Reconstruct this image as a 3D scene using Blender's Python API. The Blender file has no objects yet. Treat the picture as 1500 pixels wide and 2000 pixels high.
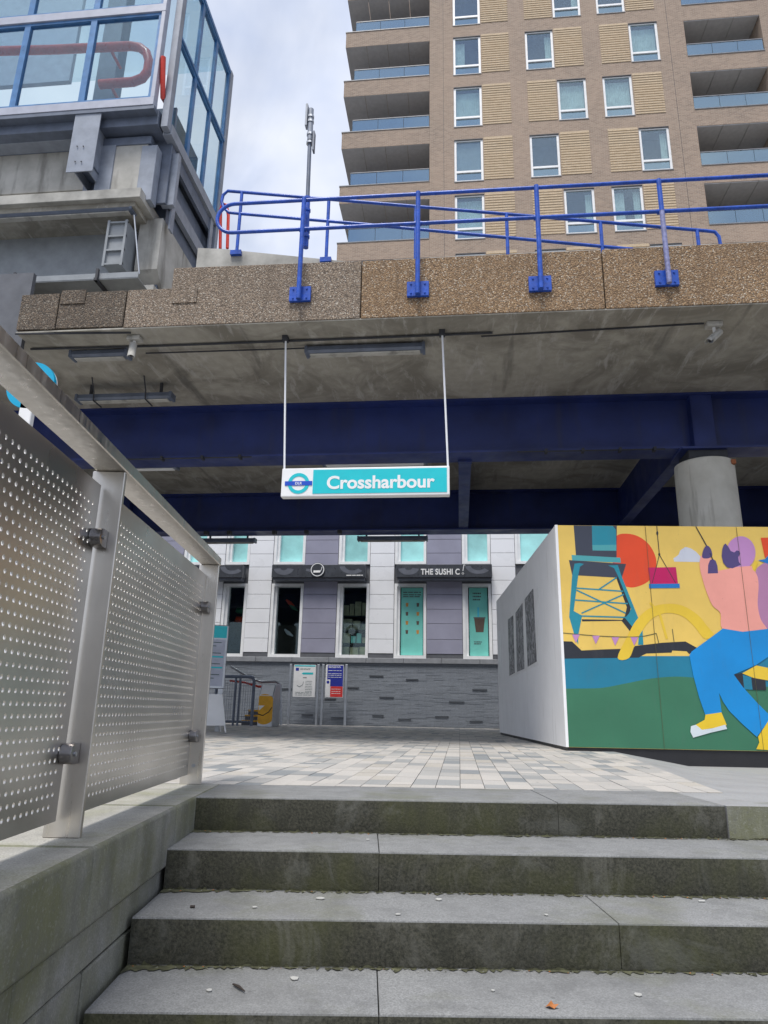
import bpy, bmesh, math, random
from mathutils import Vector as V
random.seed(7)
R = math.radians
sc = bpy.context.scene
C = sc.collection

# ------------------------------------------------------------ camera
FPX, PITCH, AZ, ROLL, EYE = 1370.0, R(15.9), R(-6.2), R(1.1), .43     # pixels of a 1500 x 2000 frame
F = V((math.sin(AZ)*math.cos(PITCH), math.cos(AZ)*math.cos(PITCH), math.sin(PITCH)))
R0 = V((math.cos(AZ), -math.sin(AZ), 0)); U0 = R0.cross(F)
RT = R0*math.cos(ROLL)+U0*math.sin(ROLL); UP = U0*math.cos(ROLL)-R0*math.sin(ROLL)
O = V((0, 0, EYE))
cd = bpy.data.cameras.new('camera'); cam = bpy.data.objects.new('camera', cd); C.objects.link(cam)
cd.sensor_fit = 'HORIZONTAL'; cd.sensor_width = 36; cd.lens = FPX/1500*36; cd.clip_end = 3000; cd.clip_start = .05
from mathutils import Matrix
cam.matrix_world = Matrix(((RT.x, UP.x, -F.x, O.x), (RT.y, UP.y, -F.y, O.y), (RT.z, UP.z, -F.z, O.z), (0, 0, 0, 1)))
sc.camera = cam
sc.render.resolution_x = 768; sc.render.resolution_y = 1024

# ------------------------------------------------------------ sky, sun, exposure
SUN_EL, SUN_AZ = R(65), R(-166)          # azimuth from +Y towards +X
w = bpy.data.worlds.new('World'); sc.world = w; w.use_nodes = True
nt = w.node_tree; nt.nodes.clear(); L = nt.links
def N(t, **k):
    n = nt.nodes.new(t)
    for a, b in k.items(): setattr(n, a, b)
    return n
sky = N('ShaderNodeTexSky', sky_type='NISHITA', sun_disc=False, sun_elevation=SUN_EL, sun_rotation=SUN_AZ, air_density=1.0, dust_density=1.5)
tc = N('ShaderNodeTexCoord'); sep = N('ShaderNodeSeparateXYZ'); L.new(tc.outputs['Generated'], sep.inputs[0])
dz = N('ShaderNodeMath', operation='ADD'); dz.inputs[1].default_value = .35; L.new(sep.outputs['Z'], dz.inputs[0])
dzm = N('ShaderNodeMath', operation='MAXIMUM'); dzm.inputs[1].default_value = .1; L.new(dz.outputs[0], dzm.inputs[0])
vd = N('ShaderNodeVectorMath', operation='DIVIDE'); L.new(tc.outputs['Generated'], vd.inputs[0])
cmb = N('ShaderNodeCombineXYZ'); [L.new(dzm.outputs[0], cmb.inputs[i]) for i in range(3)]; L.new(cmb.outputs[0], vd.inputs[1])
nz = N('ShaderNodeTexNoise'); nz.inputs['Scale'].default_value = 2.2; nz.inputs['Detail'].default_value = 7; nz.inputs['Roughness'].default_value = .55; nz.inputs['Distortion'].default_value = .4
L.new(vd.outputs[0], nz.inputs['Vector'])
rp = N('ShaderNodeMapRange'); rp.inputs[1].default_value = .30; rp.inputs[2].default_value = .58; rp.inputs[3].default_value = .42; rp.inputs[4].default_value = .97; L.new(nz.outputs[0], rp.inputs[0])
nz2 = N('ShaderNodeTexNoise'); nz2.inputs['Scale'].default_value = 3.3; nz2.inputs['Detail'].default_value = 5; L.new(vd.outputs[0], nz2.inputs['Vector'])
cr = N('ShaderNodeMix', data_type='RGBA'); cr.inputs[6].default_value = (3.9, 4.7, 6.7, 1); cr.inputs[7].default_value = (7.3, 7.5, 8.0, 1)
mr2 = N('ShaderNodeMapRange'); mr2.inputs[1].default_value = .3; mr2.inputs[2].default_value = .62; L.new(nz2.outputs[0], mr2.inputs[0]); L.new(mr2.outputs[0], cr.inputs[0])
mx = N('ShaderNodeMix', data_type='RGBA'); L.new(rp.outputs[0], mx.inputs[0]); L.new(sky.outputs[0], mx.inputs[6]); L.new(cr.outputs[2], mx.inputs[7])
bg = N('ShaderNodeBackground'); bg.inputs[1].default_value = .09; L.new(mx.outputs[2], bg.inputs[0])
wo = N('ShaderNodeOutputWorld'); L.new(bg.outputs[0], wo.inputs[0])
sd = bpy.data.lights.new('sun', 'SUN'); sd.energy = 2.3; sd.angle = R(20); sd.color = (1, .96, .9)
so = bpy.data.objects.new('sun', sd); C.objects.link(so)
sdir = V((math.sin(SUN_AZ)*math.cos(SUN_EL), math.cos(SUN_AZ)*math.cos(SUN_EL), math.sin(SUN_EL)))
so.rotation_euler = (-sdir).to_track_quat('-Z', 'Y').to_euler(); so.location = (0, 0, 60)
vs = sc.view_settings; vs.view_transform = 'Standard'; vs.look = 'None'; vs.gamma = 1; vs.exposure = .62; vs.use_curve_mapping = False

# ------------------------------------------------------------ a pixel of the survey photograph onto a real plane
def ray(x, y): return F*FPX+RT*(x-750)+UP*(1000-y)
def pl(x, y, n, c):
    n = V(n); d = ray(x, y); return O+d*((c-n.dot(O))/n.dot(d))
def pY(x, y, c): return pl(x, y, (0, 1, 0), c)
def pZ(x, y, c): return pl(x, y, (0, 0, 1), c)
def pX(x, y, c): return pl(x, y, (1, 0, 0), c)

# ------------------------------------------------------------ materials
def lin(r, g, b, k=1.0):
    f = lambda c: ((c/255+.055)/1.055)**2.4 if c > 10 else c/255/12.92
    return (f(r)*k, f(g)*k, f(b)*k)
class Mat:
    def __init__(s, name, rough=.6, metal=0, spec=.5):
        s.m = bpy.data.materials.new(name); s.m.use_nodes = True; s.t = s.m.node_tree
        s.b = s.t.nodes['Principled BSDF']; s.b.inputs['Roughness'].default_value = rough; s.b.inputs['Metallic'].default_value = metal
        s.b.inputs['Specular IOR Level'].default_value = spec
        s.pos = s.t.nodes.new('ShaderNodeNewGeometry').outputs['Position']
    def n(s, t, **k):
        n = s.t.nodes.new(t)
        for a, b in k.items(): setattr(n, a, b)
        return n
    def l(s, a, b): s.t.links.new(a, b)
    def vec(s, sx=1, sy=1, sz=1):
        n = s.n('ShaderNodeVectorMath', operation='MULTIPLY'); n.inputs[1].default_value = (sx, sy, sz); s.l(s.pos, n.inputs[0]); return n.outputs[0]
    def noise(s, scale, detail=4, vec=None, rough=.55, dist=0):
        n = s.n('ShaderNodeTexNoise'); n.inputs['Scale'].default_value = scale; n.inputs['Detail'].default_value = detail
        n.inputs['Roughness'].default_value = rough; n.inputs['Distortion'].default_value = dist
        s.l(vec or s.pos, n.inputs['Vector']); return n.outputs[0]
    def rng(s, v, a, b, c=0, d=1):
        n = s.n('ShaderNodeMapRange'); n.inputs[1].default_value = a; n.inputs[2].default_value = b; n.inputs[3].default_value = c; n.inputs[4].default_value = d
        s.l(v, n.inputs[0]); return n.outputs[0]
    def mix(s, f, a, b, blend='MIX'):
        n = s.n('ShaderNodeMix', data_type='RGBA', blend_type=blend)
        for i, v in ((0, f), (6, a), (7, b)):
            if hasattr(v, 'links'): s.l(v, n.inputs[i])
            elif i: n.inputs[i].default_value = (*v[:3], 1)
            else: n.inputs[i].default_value = v
        return n.outputs[2]
    def col(s, v):
        if hasattr(v, 'links'): s.l(v, s.b.inputs['Base Color'])
        else: s.b.inputs['Base Color'].default_value = (*v[:3], 1)
        return s
    def bump(s, h, st=.3, dist=.01):
        n = s.n('ShaderNodeBump'); n.inputs['Strength'].default_value = st; n.inputs['Distance'].default_value = dist
        s.l(h, n.inputs['Height']); s.l(n.outputs[0], s.b.inputs['Normal']); return s
    def roughmap(s, v, a, b): s.l(s.rng(v, .3, .7, a, b), s.b.inputs['Roughness']); return s
def simple(name, c, rough=.5, metal=0, var=.12, scale=5, bump=0, bs=80, spec=.5):
    m = Mat(name, rough, metal, spec)
    d = tuple(x*(1-var*1.6) for x in c); h = tuple(min(1, x*(1+var)) for x in c)
    m.col(m.mix(m.rng(m.noise(scale, 6), .3, .7), d, h))
    m.roughmap(m.noise(scale*2.3, 4), max(.05, rough-.08), min(1, rough+.1))
    if bump: m.bump(m.noise(bs, 5), bump, .004)
    return m.m

def granite(name, base, moss, mossc=(.075, .088, .03), speck=.5, streak=False, grime=False):
    m = Mat(name, .75)
    sp = m.noise(170, 2); c = m.mix(m.rng(sp, .35, .65), tuple(x*(1-.45*speck) for x in base), tuple(x*(1+.45*speck) for x in base))
    c = m.mix(m.rng(m.noise(2.2, 6), .35, .7, 0, .45), c, tuple(x*.6 for x in base))
    if moss: c = m.mix(m.rng(m.noise(1.7, 7, rough=.65), .62-moss*.35, .8-moss*.3, 0, .8), c, mossc)
    if streak: c = m.mix(m.rng(m.noise(5, 6, vec=m.vec(1, 1, .1), rough=.6), .5, .72, 0, .7), c, (.085, .088, .06))
    if grime:
        c = m.mix(m.rng(m.noise(7, 8, rough=.75), .46, .66, 0, .55), c, tuple(x*.52 for x in base)); c = m.mix(m.rng(m.noise(70, 3, rough=.7), .56, .68, 0, .3), c, tuple(x*1.45 for x in base))
    # small dark spots and lichen flecks
    c = m.mix(m.rng(m.noise(38, 3), .66, .72, 0, .5), c, tuple(x*.45 for x in base))
    m.col(c); m.bump(m.noise(120, 4), .35, .004); return m.m
g_tread = granite('granite_tread', (.245, .25, .252), .38, (.14, .145, .10), grime=True)
g_paler = granite('granite_coping', (.40, .39, .355), .4, (.21, .215, .12), grime=True)
g_wall = granite('granite_wall', (.27, .27, .25), .68, (.14, .145, .06), streak=True, grime=True)
def m_big(m, c): return m.mix(m.rng(m.noise(2.6, 8, rough=.72, dist=.9), .54, .64, 0, .4), c, (.13, .132, .118))
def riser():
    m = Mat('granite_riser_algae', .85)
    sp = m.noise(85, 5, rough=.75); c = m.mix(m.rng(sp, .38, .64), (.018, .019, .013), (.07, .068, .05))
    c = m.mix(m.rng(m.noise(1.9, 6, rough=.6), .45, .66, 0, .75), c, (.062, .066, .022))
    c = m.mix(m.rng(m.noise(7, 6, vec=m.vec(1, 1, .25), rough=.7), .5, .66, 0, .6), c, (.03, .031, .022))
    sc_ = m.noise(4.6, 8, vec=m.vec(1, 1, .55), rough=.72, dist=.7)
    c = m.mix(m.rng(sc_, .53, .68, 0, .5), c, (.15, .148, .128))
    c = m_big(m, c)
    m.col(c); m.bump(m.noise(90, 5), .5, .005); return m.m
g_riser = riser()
pave_cols = [lin(*c, k=.73) for c in ((216, 211, 204), (209, 205, 199), (194, 192, 188), (177, 178, 177), (158, 162, 164), (206, 200, 190))]
def pav(i, c):
    m = Mat('paving_tone_%d' % i, .75)
    k = m.mix(m.rng(m.noise(90, 3), .3, .7), tuple(x*.86 for x in c), tuple(min(1, x*1.08) for x in c))
    k = m.mix(m.rng(m.noise(1.1, 6), .45, .75, 0, .4), k, tuple(x*.62 for x in c))
    k = m.mix(m.rng(m.noise(17, 3), .68, .73, 0, .5), k, (.09, .09, .085))
    m.col(k); m.bump(m.noise(150, 3), .25, .003); return m.m
m_pave = [pav(i, c) for i, c in enumerate(pave_cols)]
m_sand = simple('joint_sand', (.10, .095, .085), .95, bump=.4)
m_asph = simple('ground_asphalt', (.08, .08, .08), .9, bump=.4)
m_rampslab = granite('ramp_slab', (.33, .335, .34), .1, speck=.35)

def steel(name, c=(.66, .62, .565), rough=.34, streak=True):
    m = Mat(name, rough, 1)
    k = m.mix(m.rng(m.noise(2.5, 6), .3, .7), tuple(x*.82 for x in c), c)
    if streak: k = m.mix(m.rng(m.noise(9, 5, vec=m.vec(1, 1, .15)), .64, .76, 0, .22), k, (.3, .22, .14))
    m.col(k); m.roughmap(m.noise(6, 5, vec=m.vec(6, 6, .5)) if streak else m.noise(1.6, 3), rough-(.1 if streak else .04), rough+(.14 if streak else .06))
    m.bump(m.noise(220, 2, vec=m.vec(.08, .08, 1)), .06 if streak else .02, .002); return m.m
m_steel = steel('brushed_steel'); m_panelsteel = steel('panel_steel', (.62, .60, .57), .30, False); m_clamp = steel('clamp_steel', (.30, .29, .30), .3, False)
m_galv = steel('galvanised_steel', (.5, .52, .55), .42, False)

def aggregate(name, ca, cb, cc, cw):
    m = Mat(name, .8)
    v = m.n('ShaderNodeTexVoronoi', feature='F1'); v.inputs['Scale'].default_value = 60; m.l(m.pos, v.inputs['Vector'])
    rp = m.n('ShaderNodeValToRGB'); e = rp.color_ramp.elements
    e[0].position = 0; e[0].color = (*ca, 1); e[1].position = .985; e[1].color = (*cw, 1)
    for p, q in ((.35, cb), (.62, cc), (.8, tuple(x*.6 for x in cb))):
        z = e.new(p); z.color = (*q, 1)
    sp = m.n('ShaderNodeSeparateColor'); m.l(v.outputs['Color'], sp.inputs[0]); m.l(sp.outputs[0], rp.inputs[0])
    c = m.mix(m.rng(v.outputs['Distance'], .35, .75, 0, .75), rp.outputs[0], tuple(x*.35 for x in ca))
    c = m.mix(m.rng(m.noise(1.3, 6), .42, .75, 0, .55), c, tuple(x*.5 for x in cb))
    # rain streaks
    c = m.mix(m.rng(m.noise(7, 5, vec=m.vec(1, 1, .12)), .56, .72, 0, .45), c, tuple(x*.35 for x in cb))
    inv = m.n('ShaderNodeMath', operation='SUBTRACT'); inv.inputs[0].default_value = 1; m.l(v.outputs['Distance'], inv.inputs[1])
    m.col(c); m.bump(inv.outputs[0], .8, .012); return m.m
m_aggb = aggregate('exposed_aggregate_brown', lin(124, 99, 74), lin(158, 127, 93), lin(184, 153, 116), lin(214, 200, 180))
m_aggg = aggregate('exposed_aggregate_grey', lin(116, 102, 88), lin(148, 130, 112), lin(172, 153, 132), lin(206, 196, 182))
m_aggd = aggregate('exposed_aggregate_dark', lin(80, 72, 64), lin(108, 94, 80), lin(130, 112, 92), lin(165, 155, 140))  # darker pebble mix, used on the low left panels

def soffit():
    m = Mat('stained_soffit_concrete', .8)
    b = m.mix(m.rng(m.noise(5, 7), .3, .7), (.33, .31, .265), (.43, .405, .35))
    b = m.mix(m.rng(m.noise(.75, 8, rough=.66, dist=1.2), .44, .62, 0, .8), b, (.19, .175, .145))
    b = m.mix(m.rng(m.noise(2.3, 7, vec=m.vec(2.2, .5, 1), rough=.7, dist=.6), .54, .66, 0, .7), b, (.50, .48, .45))
    b = m.mix(m.rng(m.noise(1.1, 5, vec=m.vec(2.6, .25, 1)), .6, .7, 0, .65), b, (.10, .095, .085))
    m.col(b); m.bump(m.noise(20, 5), .3, .006); return m.m
m_soffit = soffit()
m_conc = simple('weathered_concrete', (.40, .39, .36), .85, var=.25, scale=2.4, bump=.3, bs=30)
m_concp = Mat('pale_stained_concrete', .85)
_k = m_concp.mix(m_concp.rng(m_concp.noise(3, 6), .3, .7), (.36, .35, .32), (.52, .505, .47))
_k = m_concp.mix(m_concp.rng(m_concp.noise(6, 6, vec=m_concp.vec(1, 1, .15)), .52, .72, 0, .75), _k, (.17, .16, .145)); m_concp.col(_k).bump(m_concp.noise(30, 4), .3, .005); m_concp = m_concp.m
def colm():
    m = Mat('column_concrete', .8)
    k = m.mix(m.rng(m.noise(4, 7), .3, .7), (.56, .54, .48), (.68, .66, .60))
    k = m.mix(m.rng(m.noise(8, 6, vec=m.vec(1, 1, .1)), .56, .68, 0, .6), k, (.30, .28, .24))
    m.col(k); m.bump(m.noise(60, 4), .3, .004); return m.m
m_column = colm()
def girderpaint():
    m = Mat('girder_blue_paint', .42); c = (.020, .036, .165)
    k = m.mix(m.rng(m.noise(1.3, 6), .3, .7), tuple(x*.65 for x in c), tuple(x*1.2 for x in c))
    k = m.mix(m.rng(m.noise(5, 6, vec=m.vec(1, 1, .12)), .55, .75, 0, .4), k, (.05, .052, .075))
    k = m.mix(m.rng(m.noise(40, 3), .70, .74, 0, .5), k, (.12, .09, .07))
    m.col(k); m.roughmap(m.noise(3, 5), .35, .6); m.bump(m.noise(4, 4), .08, .01); return m.m
m_girder = girderpaint()
m_rail = simple('rail_blue_paint', (.018, .085, .46), .3, var=.2, scale=9)
m_railworn = simple('rail_worn_primer', (.22, .23, .42), .45, var=.25, scale=20)
m_grey = simple('grey_steel_paint', (.13, .155, .21), .45, var=.14)
m_greyl = simple('light_grey_steel', (.27, .30, .36), .45, var=.12)
m_dark = simple('dark_bracket', (.035, .037, .045), .6)
m_frameblue = simple('glazing_frame_blue', (.075, .20, .42), .35, var=.15)
m_silver = simple('glazing_rail_silver', (.42, .44, .52), .4, var=.08)
m_red = simple('red_handrail_paint', (.62, .04, .02), .3)
m_duct = simple('duct_grey', (.27, .29, .31), .55, var=.1)
m_white = simple('white_paint', (.80, .80, .80), .45, var=.04, scale=3)
m_whitemetal = simple('white_cladding', (.80, .81, .84), .3, var=.04, scale=.8)
m_purple = simple('lilac_cladding', (.29, .29, .375), .38, var=.08, scale=1.2)
m_base = simple('cladding_base_grey', (.115, .12, .135), .5)
m_frame = simple('window_frame_white', (.82, .83, .84), .4, var=.05)
m_teal = simple('sign_teal', lin(20, 190, 200), .35, var=.03)
m_tealposter = simple('poster_teal', lin(112, 196, 186), .6, var=.07, scale=2)
m_signblue = simple('sign_blue', lin(20, 75, 190), .35, var=.03)
m_totemblue = simple('roundel_blue', lin(0, 160, 200), .35, var=.04)
m_navy = simple('board_navy', lin(28, 42, 150), .4, var=.05)
m_boardred = simple('board_red', lin(215, 50, 45), .4, var=.05)
m_black = simple('black_print', (.015, .015, .018), .5)
m_fascia = simple('fascia_charcoal', (.055, .06, .072), .32, var=.15)
m_fascia2 = simple('fascia_swirl_grey', (.13, .14, .17), .35, var=.1)
m_yellow = simple('pedestal_yellow', lin(225, 165, 25), .5)
m_carton = simple('carton_board', (.36, .34, .22), .8, var=.2)
m_interior = simple('dark_interior', (.03, .03, .034), .9)
m_curtain = simple('pale_curtain', (.80, .86, .82), .9, var=.12, scale=3)
m_blind = simple('roller_blind', (.42, .45, .48), .8, var=.08)
m_room = simple('room_interior', (.12, .13, .14), .9)
m_balsof = simple('balcony_soffit_board', (.55, .54, .55), .6, var=.06)
m_cap = simple('metal_coping', (.22, .23, .25), .4)
m_leaf = simple('dry_leaf', (.45, .16, .04), .7); m_twig = simple('twig', (.05, .04, .035), .9); m_gum = simple('gum', (.46, .46, .44), .8)
m_photo = Mat('photo_print', .5)
_k = m_photo.noise(5.5, 9, rough=.75, dist=1.5); _r = m_photo.n('ShaderNodeValToRGB'); _r.color_ramp.elements[0].position = .42; _r.color_ramp.elements[0].color = (.02, .02, .024, 1); _r.color_ramp.elements[1].position = .62; _r.color_ramp.elements[1].color = (.42, .42, .44, 1)
m_photo.l(_k, _r.inputs[0]); m_photo.col(_r.outputs[0]); m_photo = m_photo.m
def hoardwhite():
    m = Mat('hoarding_white', .6)
    k = m.mix(m.rng(m.noise(2, 6), .3, .7), (.78, .78, .79), (.85, .85, .86))
    k = m.mix(m.rng(m.noise(9, 6, vec=m.vec(1, 1, .12)), .6, .75, 0, .35), k, (.42, .41, .38))
    m.col(k); m.bump(m.noise(14, 4, vec=m.vec(2, 2, .3)), .12, .004); return m.m
m_hwhite = hoardwhite()
def paint(name, c, rough=.55):
    m = Mat('paint_'+name, rough); k = lin(*c, k=.84)
    q = m.mix(m.rng(m.noise(1.8, 6), .3, .7), tuple(x*.9 for x in k), tuple(min(.9, x*1.06) for x in k))
    q = m.mix(m.rng(m.noise(30, 3), .7, .74, 0, .4), q, tuple(x*.55 for x in k))
    q = m.mix(m.rng(m.noise(6, 7, vec=m.vec(1, 1, .2), rough=.7), .56, .74, 0, .3), q, tuple(x*.6+.05 for x in k))
    m.col(q); m.bump(m.noise(22, 5), .12, .003); return m.m
PC = dict(yellow=(246, 208, 104), sea=(24, 128, 160), green=(58, 122, 92), black=(38, 42, 52), crane=(28, 146, 168), aqua=(80, 172, 178), slate=(62, 68, 84),
          sun=(240, 78, 32), magenta=(204, 0, 98), bar=(22, 126, 205), cloud=(216, 220, 232), plum=(86, 72, 128), lilac=(202, 146, 202), skin=(255, 172, 158),
          jeans=(0, 146, 222), shoe=(246, 208, 46), sole=(222, 232, 238), hoop=(244, 206, 60), line=(90, 92, 60), mauve=(190, 135, 175))
PM = {k: paint(k, v) for k, v in PC.items()}

def brick(name, c1, c2, cm, bw=.225, rh=.075, ms=.012, var=True, rough=.85):
    m = Mat(name, rough); s = m.n('ShaderNodeSeparateXYZ'); m.l(m.pos, s.inputs[0]); cb = m.n('ShaderNodeCombineXYZ')
    a = m.n('ShaderNodeMath', operation='ADD'); m.l(s.outputs[0], a.inputs[0]); m.l(s.outputs[1], a.inputs[1])
    m.l(a.outputs[0], cb.inputs[0]); m.l(s.outputs[2], cb.inputs[1])
    b = m.n('ShaderNodeTexBrick'); b.inputs['Scale'].default_value = 1; b.inputs['Brick Width'].default_value = bw; b.inputs['Row Height'].default_value = rh
    b.inputs['Mortar Size'].default_value = ms; b.inputs['Color1'].default_value = (*c1, 1); b.inputs['Color2'].default_value = (*c2, 1); b.inputs['Mortar'].default_value = (*cm, 1)
    b.inputs['Bias'].default_value = -.1; m.l(cb.outputs[0], b.inputs['Vector'])
    k = b.outputs['Color']
    if var: k = m.mix(m.rng(m.noise(.22, 5), .35, .65, 0, .35), k, tuple(x*1.35 for x in c2))
    k = m.mix(m.rng(m.noise(26, 2), .35, .7, 0, .35), k, tuple(x*.5 for x in c1))
    m.col(k); iv = m.n('ShaderNodeMath', operation='SUBTRACT'); iv.inputs[0].default_value = 1; m.l(b.outputs['Fac'], iv.inputs[1]); m.bump(iv.outputs[0], .5, .01); return m.m
m_brick = brick('tower_brown_brick', (.235, .168, .128), (.40, .295, .222), (.39, .34, .285))
m_ybrick = brick('tower_buff_brick', (.60, .46, .30), (.70, .555, .385), (.5, .41, .3), var=False)
m_slate = brick('slate_walling', (.20, .222, .255), (.235, .258, .292), (.145, .162, .188), .5, .042, .005, var=False, rough=.6)
m_slate_piece = simple('slate_piece', (.06, .068, .08), .6)
m_cappiece = simple('stone_capping', (.24, .25, .27), .6)

def glass(name, tint, refl=.25, rough=.02, trans=(.8, .9, .9), k=.6):
    m = bpy.data.materials.new(name); m.use_nodes = True; t = m.node_tree; t.nodes.clear()
    o = t.nodes.new('ShaderNodeOutputMaterial'); a = t.nodes.new('ShaderNodeBsdfTransparent'); a.inputs[0].default_value = (*trans, 1)
    g = t.nodes.new('ShaderNodeBsdfGlossy'); g.inputs[0].default_value = (*tint, 1); g.inputs['Roughness'].default_value = rough
    fr = t.nodes.new('ShaderNodeLayerWeight'); fr.inputs[0].default_value = .5
    mr = t.nodes.new('ShaderNodeMapRange'); mr.inputs[3].default_value = refl; mr.inputs[4].default_value = min(1, refl+k); t.links.new(fr.outputs['Fresnel'], mr.inputs[0])
    x = t.nodes.new('ShaderNodeMixShader'); t.links.new(mr.outputs[0], x.inputs[0]); t.links.new(a.outputs[0], x.inputs[1]); t.links.new(g.outputs[0], x.inputs[2]); t.links.new(x.outputs[0], o.inputs[0])
    return m
m_glass = glass('window_glass', (.58, .66, .78), .07, trans=(.88, .95, .94), k=.35)
m_glassshop = glass('shop_glass', (.8, .95, 1), .015, trans=(.88, .94, .94), k=.2)
m_tealreflect = simple('upper_window_film_reflection', (.36, .72, .72), .12, var=.22, scale=.9)  # opaque teal: pale window film with its bright reflection put into the colour
m_glassbal = glass('balustrade_glass', (.62, .80, .92), .32, trans=(.62, .76, .78))
m_glassbox = glass('lobby_glass', (.55, .65, .75), .03, trans=(.88, .95, .97), k=.18)

# ------------------------------------------------------------ mesh helpers
base = {}
def thing(name, label, cat, loc, group=None):
    o = bpy.data.objects.new(name, None); C.objects.link(o); o.location = loc; o.empty_display_size = .2
    o['label'] = label; o['category'] = cat
    if group: o['group'] = group
    base[o] = V(loc); return o
def tag(o, label, cat, group=None):
    o['label'] = label; o['category'] = cat
    if group: o['group'] = group
    return o
def link(name, me, parent=None, loc=None):
    o = bpy.data.objects.new(name, me); C.objects.link(o)
    if parent: o.parent = parent; base[o] = base[parent]
    else: base[o] = V((0, 0, 0))
    if loc is not None: o.location = V(loc)
    return o
class Frame:
    def __init__(s, ang=0, o=(0, 0, 0)):
        a = R(ang); s.e = V((math.cos(a), -math.sin(a), 0)); s.n = V((math.sin(a), math.cos(a), 0)); s.o = V(o)
    def __call__(s, e, n, z): return s.o+s.e*e+s.n*n+V((0, 0, z))
W = Frame(0)
class MB:
    def __init__(s, fr=W): s.v = []; s.f = []; s.mi = []; s.fr = fr
    def pt(s, p): s.v.append(V(p)); return len(s.v)-1
    def face(s, idx, mi=0): s.f.append(idx); s.mi.append(mi)
    def quad(s, *ps, mi=0): s.face([s.pt(p) for p in ps], mi); return s
    def box(s, x0, x1, y0, y1, z0, z1, mi=0, mtop=None, mfront=None):
        g = s.fr; i = len(s.v)
        for z in (z0, z1):
            for x, y in ((x0, y0), (x1, y0), (x1, y1), (x0, y1)): s.v.append(g(x, y, z))
        for q, m in (((0, 3, 2, 1), mi), ((4, 5, 6, 7), mi if mtop is None else mtop), ((0, 1, 5, 4), mi if mfront is None else mfront), ((1, 2, 6, 5), mi), ((2, 3, 7, 6), mi), ((3, 0, 4, 7), mi)):
            s.face([i+k for k in q], m)
        return s
    def prism(s, pts, d, mi=0):               # polygon (world points) swept by d
        d = V(d); n = len(pts); a = [s.pt(p) for p in pts]; b = [s.pt(V(p)+d) for p in pts]
        s.face(a[::-1], mi); s.face(b, mi)
        for k in range(n): s.face([a[k], a[(k+1) % n], b[(k+1) % n], b[k]], mi)
        return s
    def tube(s, pts, r, seg=10, caps=True, closed=False, mi=0):
        pts = [V(p) for p in pts]; n = len(pts); rings = []; up = None
        for k, p in enumerate(pts):
            if closed: t = (pts[(k+1) % n]-pts[k-1])
            else: t = pts[min(k+1, n-1)]-pts[max(k-1, 0)]
            t.normalize()
            if up is None: up = V((0, 0, 1)) if abs(t.z) < .9 else V((0, 1, 0))
            a = t.cross(up); a.normalize(); b = a.cross(t); up = b
            rr = r[k] if isinstance(r, (list, tuple)) else r
            rings.append([s.pt(p+a*rr*math.cos(2*math.pi*j/seg)+b*rr*math.sin(2*math.pi*j/seg)) for j in range(seg)])
        for k in range(n if closed else n-1):
            A, B = rings[k], rings[(k+1) % n]
            for j in range(seg): s.face([A[j], A[(j+1) % seg], B[(j+1) % seg], B[j]], mi)
        if caps and not closed: s.face(rings[0][::-1], mi); s.face(rings[-1], mi)
        return s
    def build(s, name, mats, parent=None, smooth=False, bevel=0, flat=False, seg=1, kind=None, local=False):
        b = V((0, 0, 0)) if (parent is None or local) else base[parent]
        me = bpy.data.meshes.new(name); me.from_pydata([tuple(p-b) for p in s.v], [], s.f)
        for m in (mats if isinstance(mats, (list, tuple)) else [mats]): me.materials.append(m)
        me.polygons.foreach_set('material_index', s.mi)
        bm = bmesh.new(); bm.from_mesh(me); bmesh.ops.recalc_face_normals(bm, faces=bm.faces)
        if bevel: bmesh.ops.bevel(bm, geom=[e for e in bm.edges if e.is_manifold and e.calc_face_angle(0) > .5 and not (flat and abs((e.verts[0].co-e.verts[1].co).normalized().z) > .5)], offset=bevel, segments=seg, profile=.6, affect='EDGES')
        bm.to_mesh(me); bm.free()
        if smooth:
            me.polygons.foreach_set('use_smooth', [True]*len(me.polygons)); me.set_sharp_from_angle(angle=R(38))
        o = link(name, me, parent)
        if kind: o['kind'] = kind
        return o
def pbox(x0, y0, x1, y1, Yf, dep):            # box whose front (at depth Yf) spans two picture points of the survey
    xm = (max(x0, 0)+x1)/2; a = pY(x0, y0, Yf); b = pY(x1, y1, Yf); za, zb = pY(xm, y0, Yf).z, pY(xm, y1, Yf).z; return MB().box(min(a.x, b.x), max(a.x, b.x), Yf, Yf+dep, min(za, zb), max(za, zb))
def arc(c, r, a0, a1, n, u, v): return [V(c)+V(u)*r*math.cos(a0+(a1-a0)*k/n)+V(v)*r*math.sin(a0+(a1-a0)*k/n) for k in range(n+1)]
def annulus(mb, c, r0, r1, u, v, d, n=40, mi=0):
    c, u, v, d = V(c), V(u), V(v), V(d)
    for k in range(n):
        a, b = 2*math.pi*k/n, 2*math.pi*(k+1)/n
        P = lambda r, t: c+u*r*math.cos(t)+v*r*math.sin(t)
        mb.quad(P(r0, a), P(r1, a), P(r1, b), P(r0, b), mi=mi); mb.quad(P(r0, a)+d, P(r0, b)+d, P(r1, b)+d, P(r1, a)+d, mi=mi)
        mb.quad(P(r1, a), P(r1, a)+d, P(r1, b)+d, P(r1, b), mi=mi)
        if r0 > 0: mb.quad(P(r0, a), P(r0, b), P(r0, b)+d, P(r0, a)+d, mi=mi)
    return mb
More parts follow.
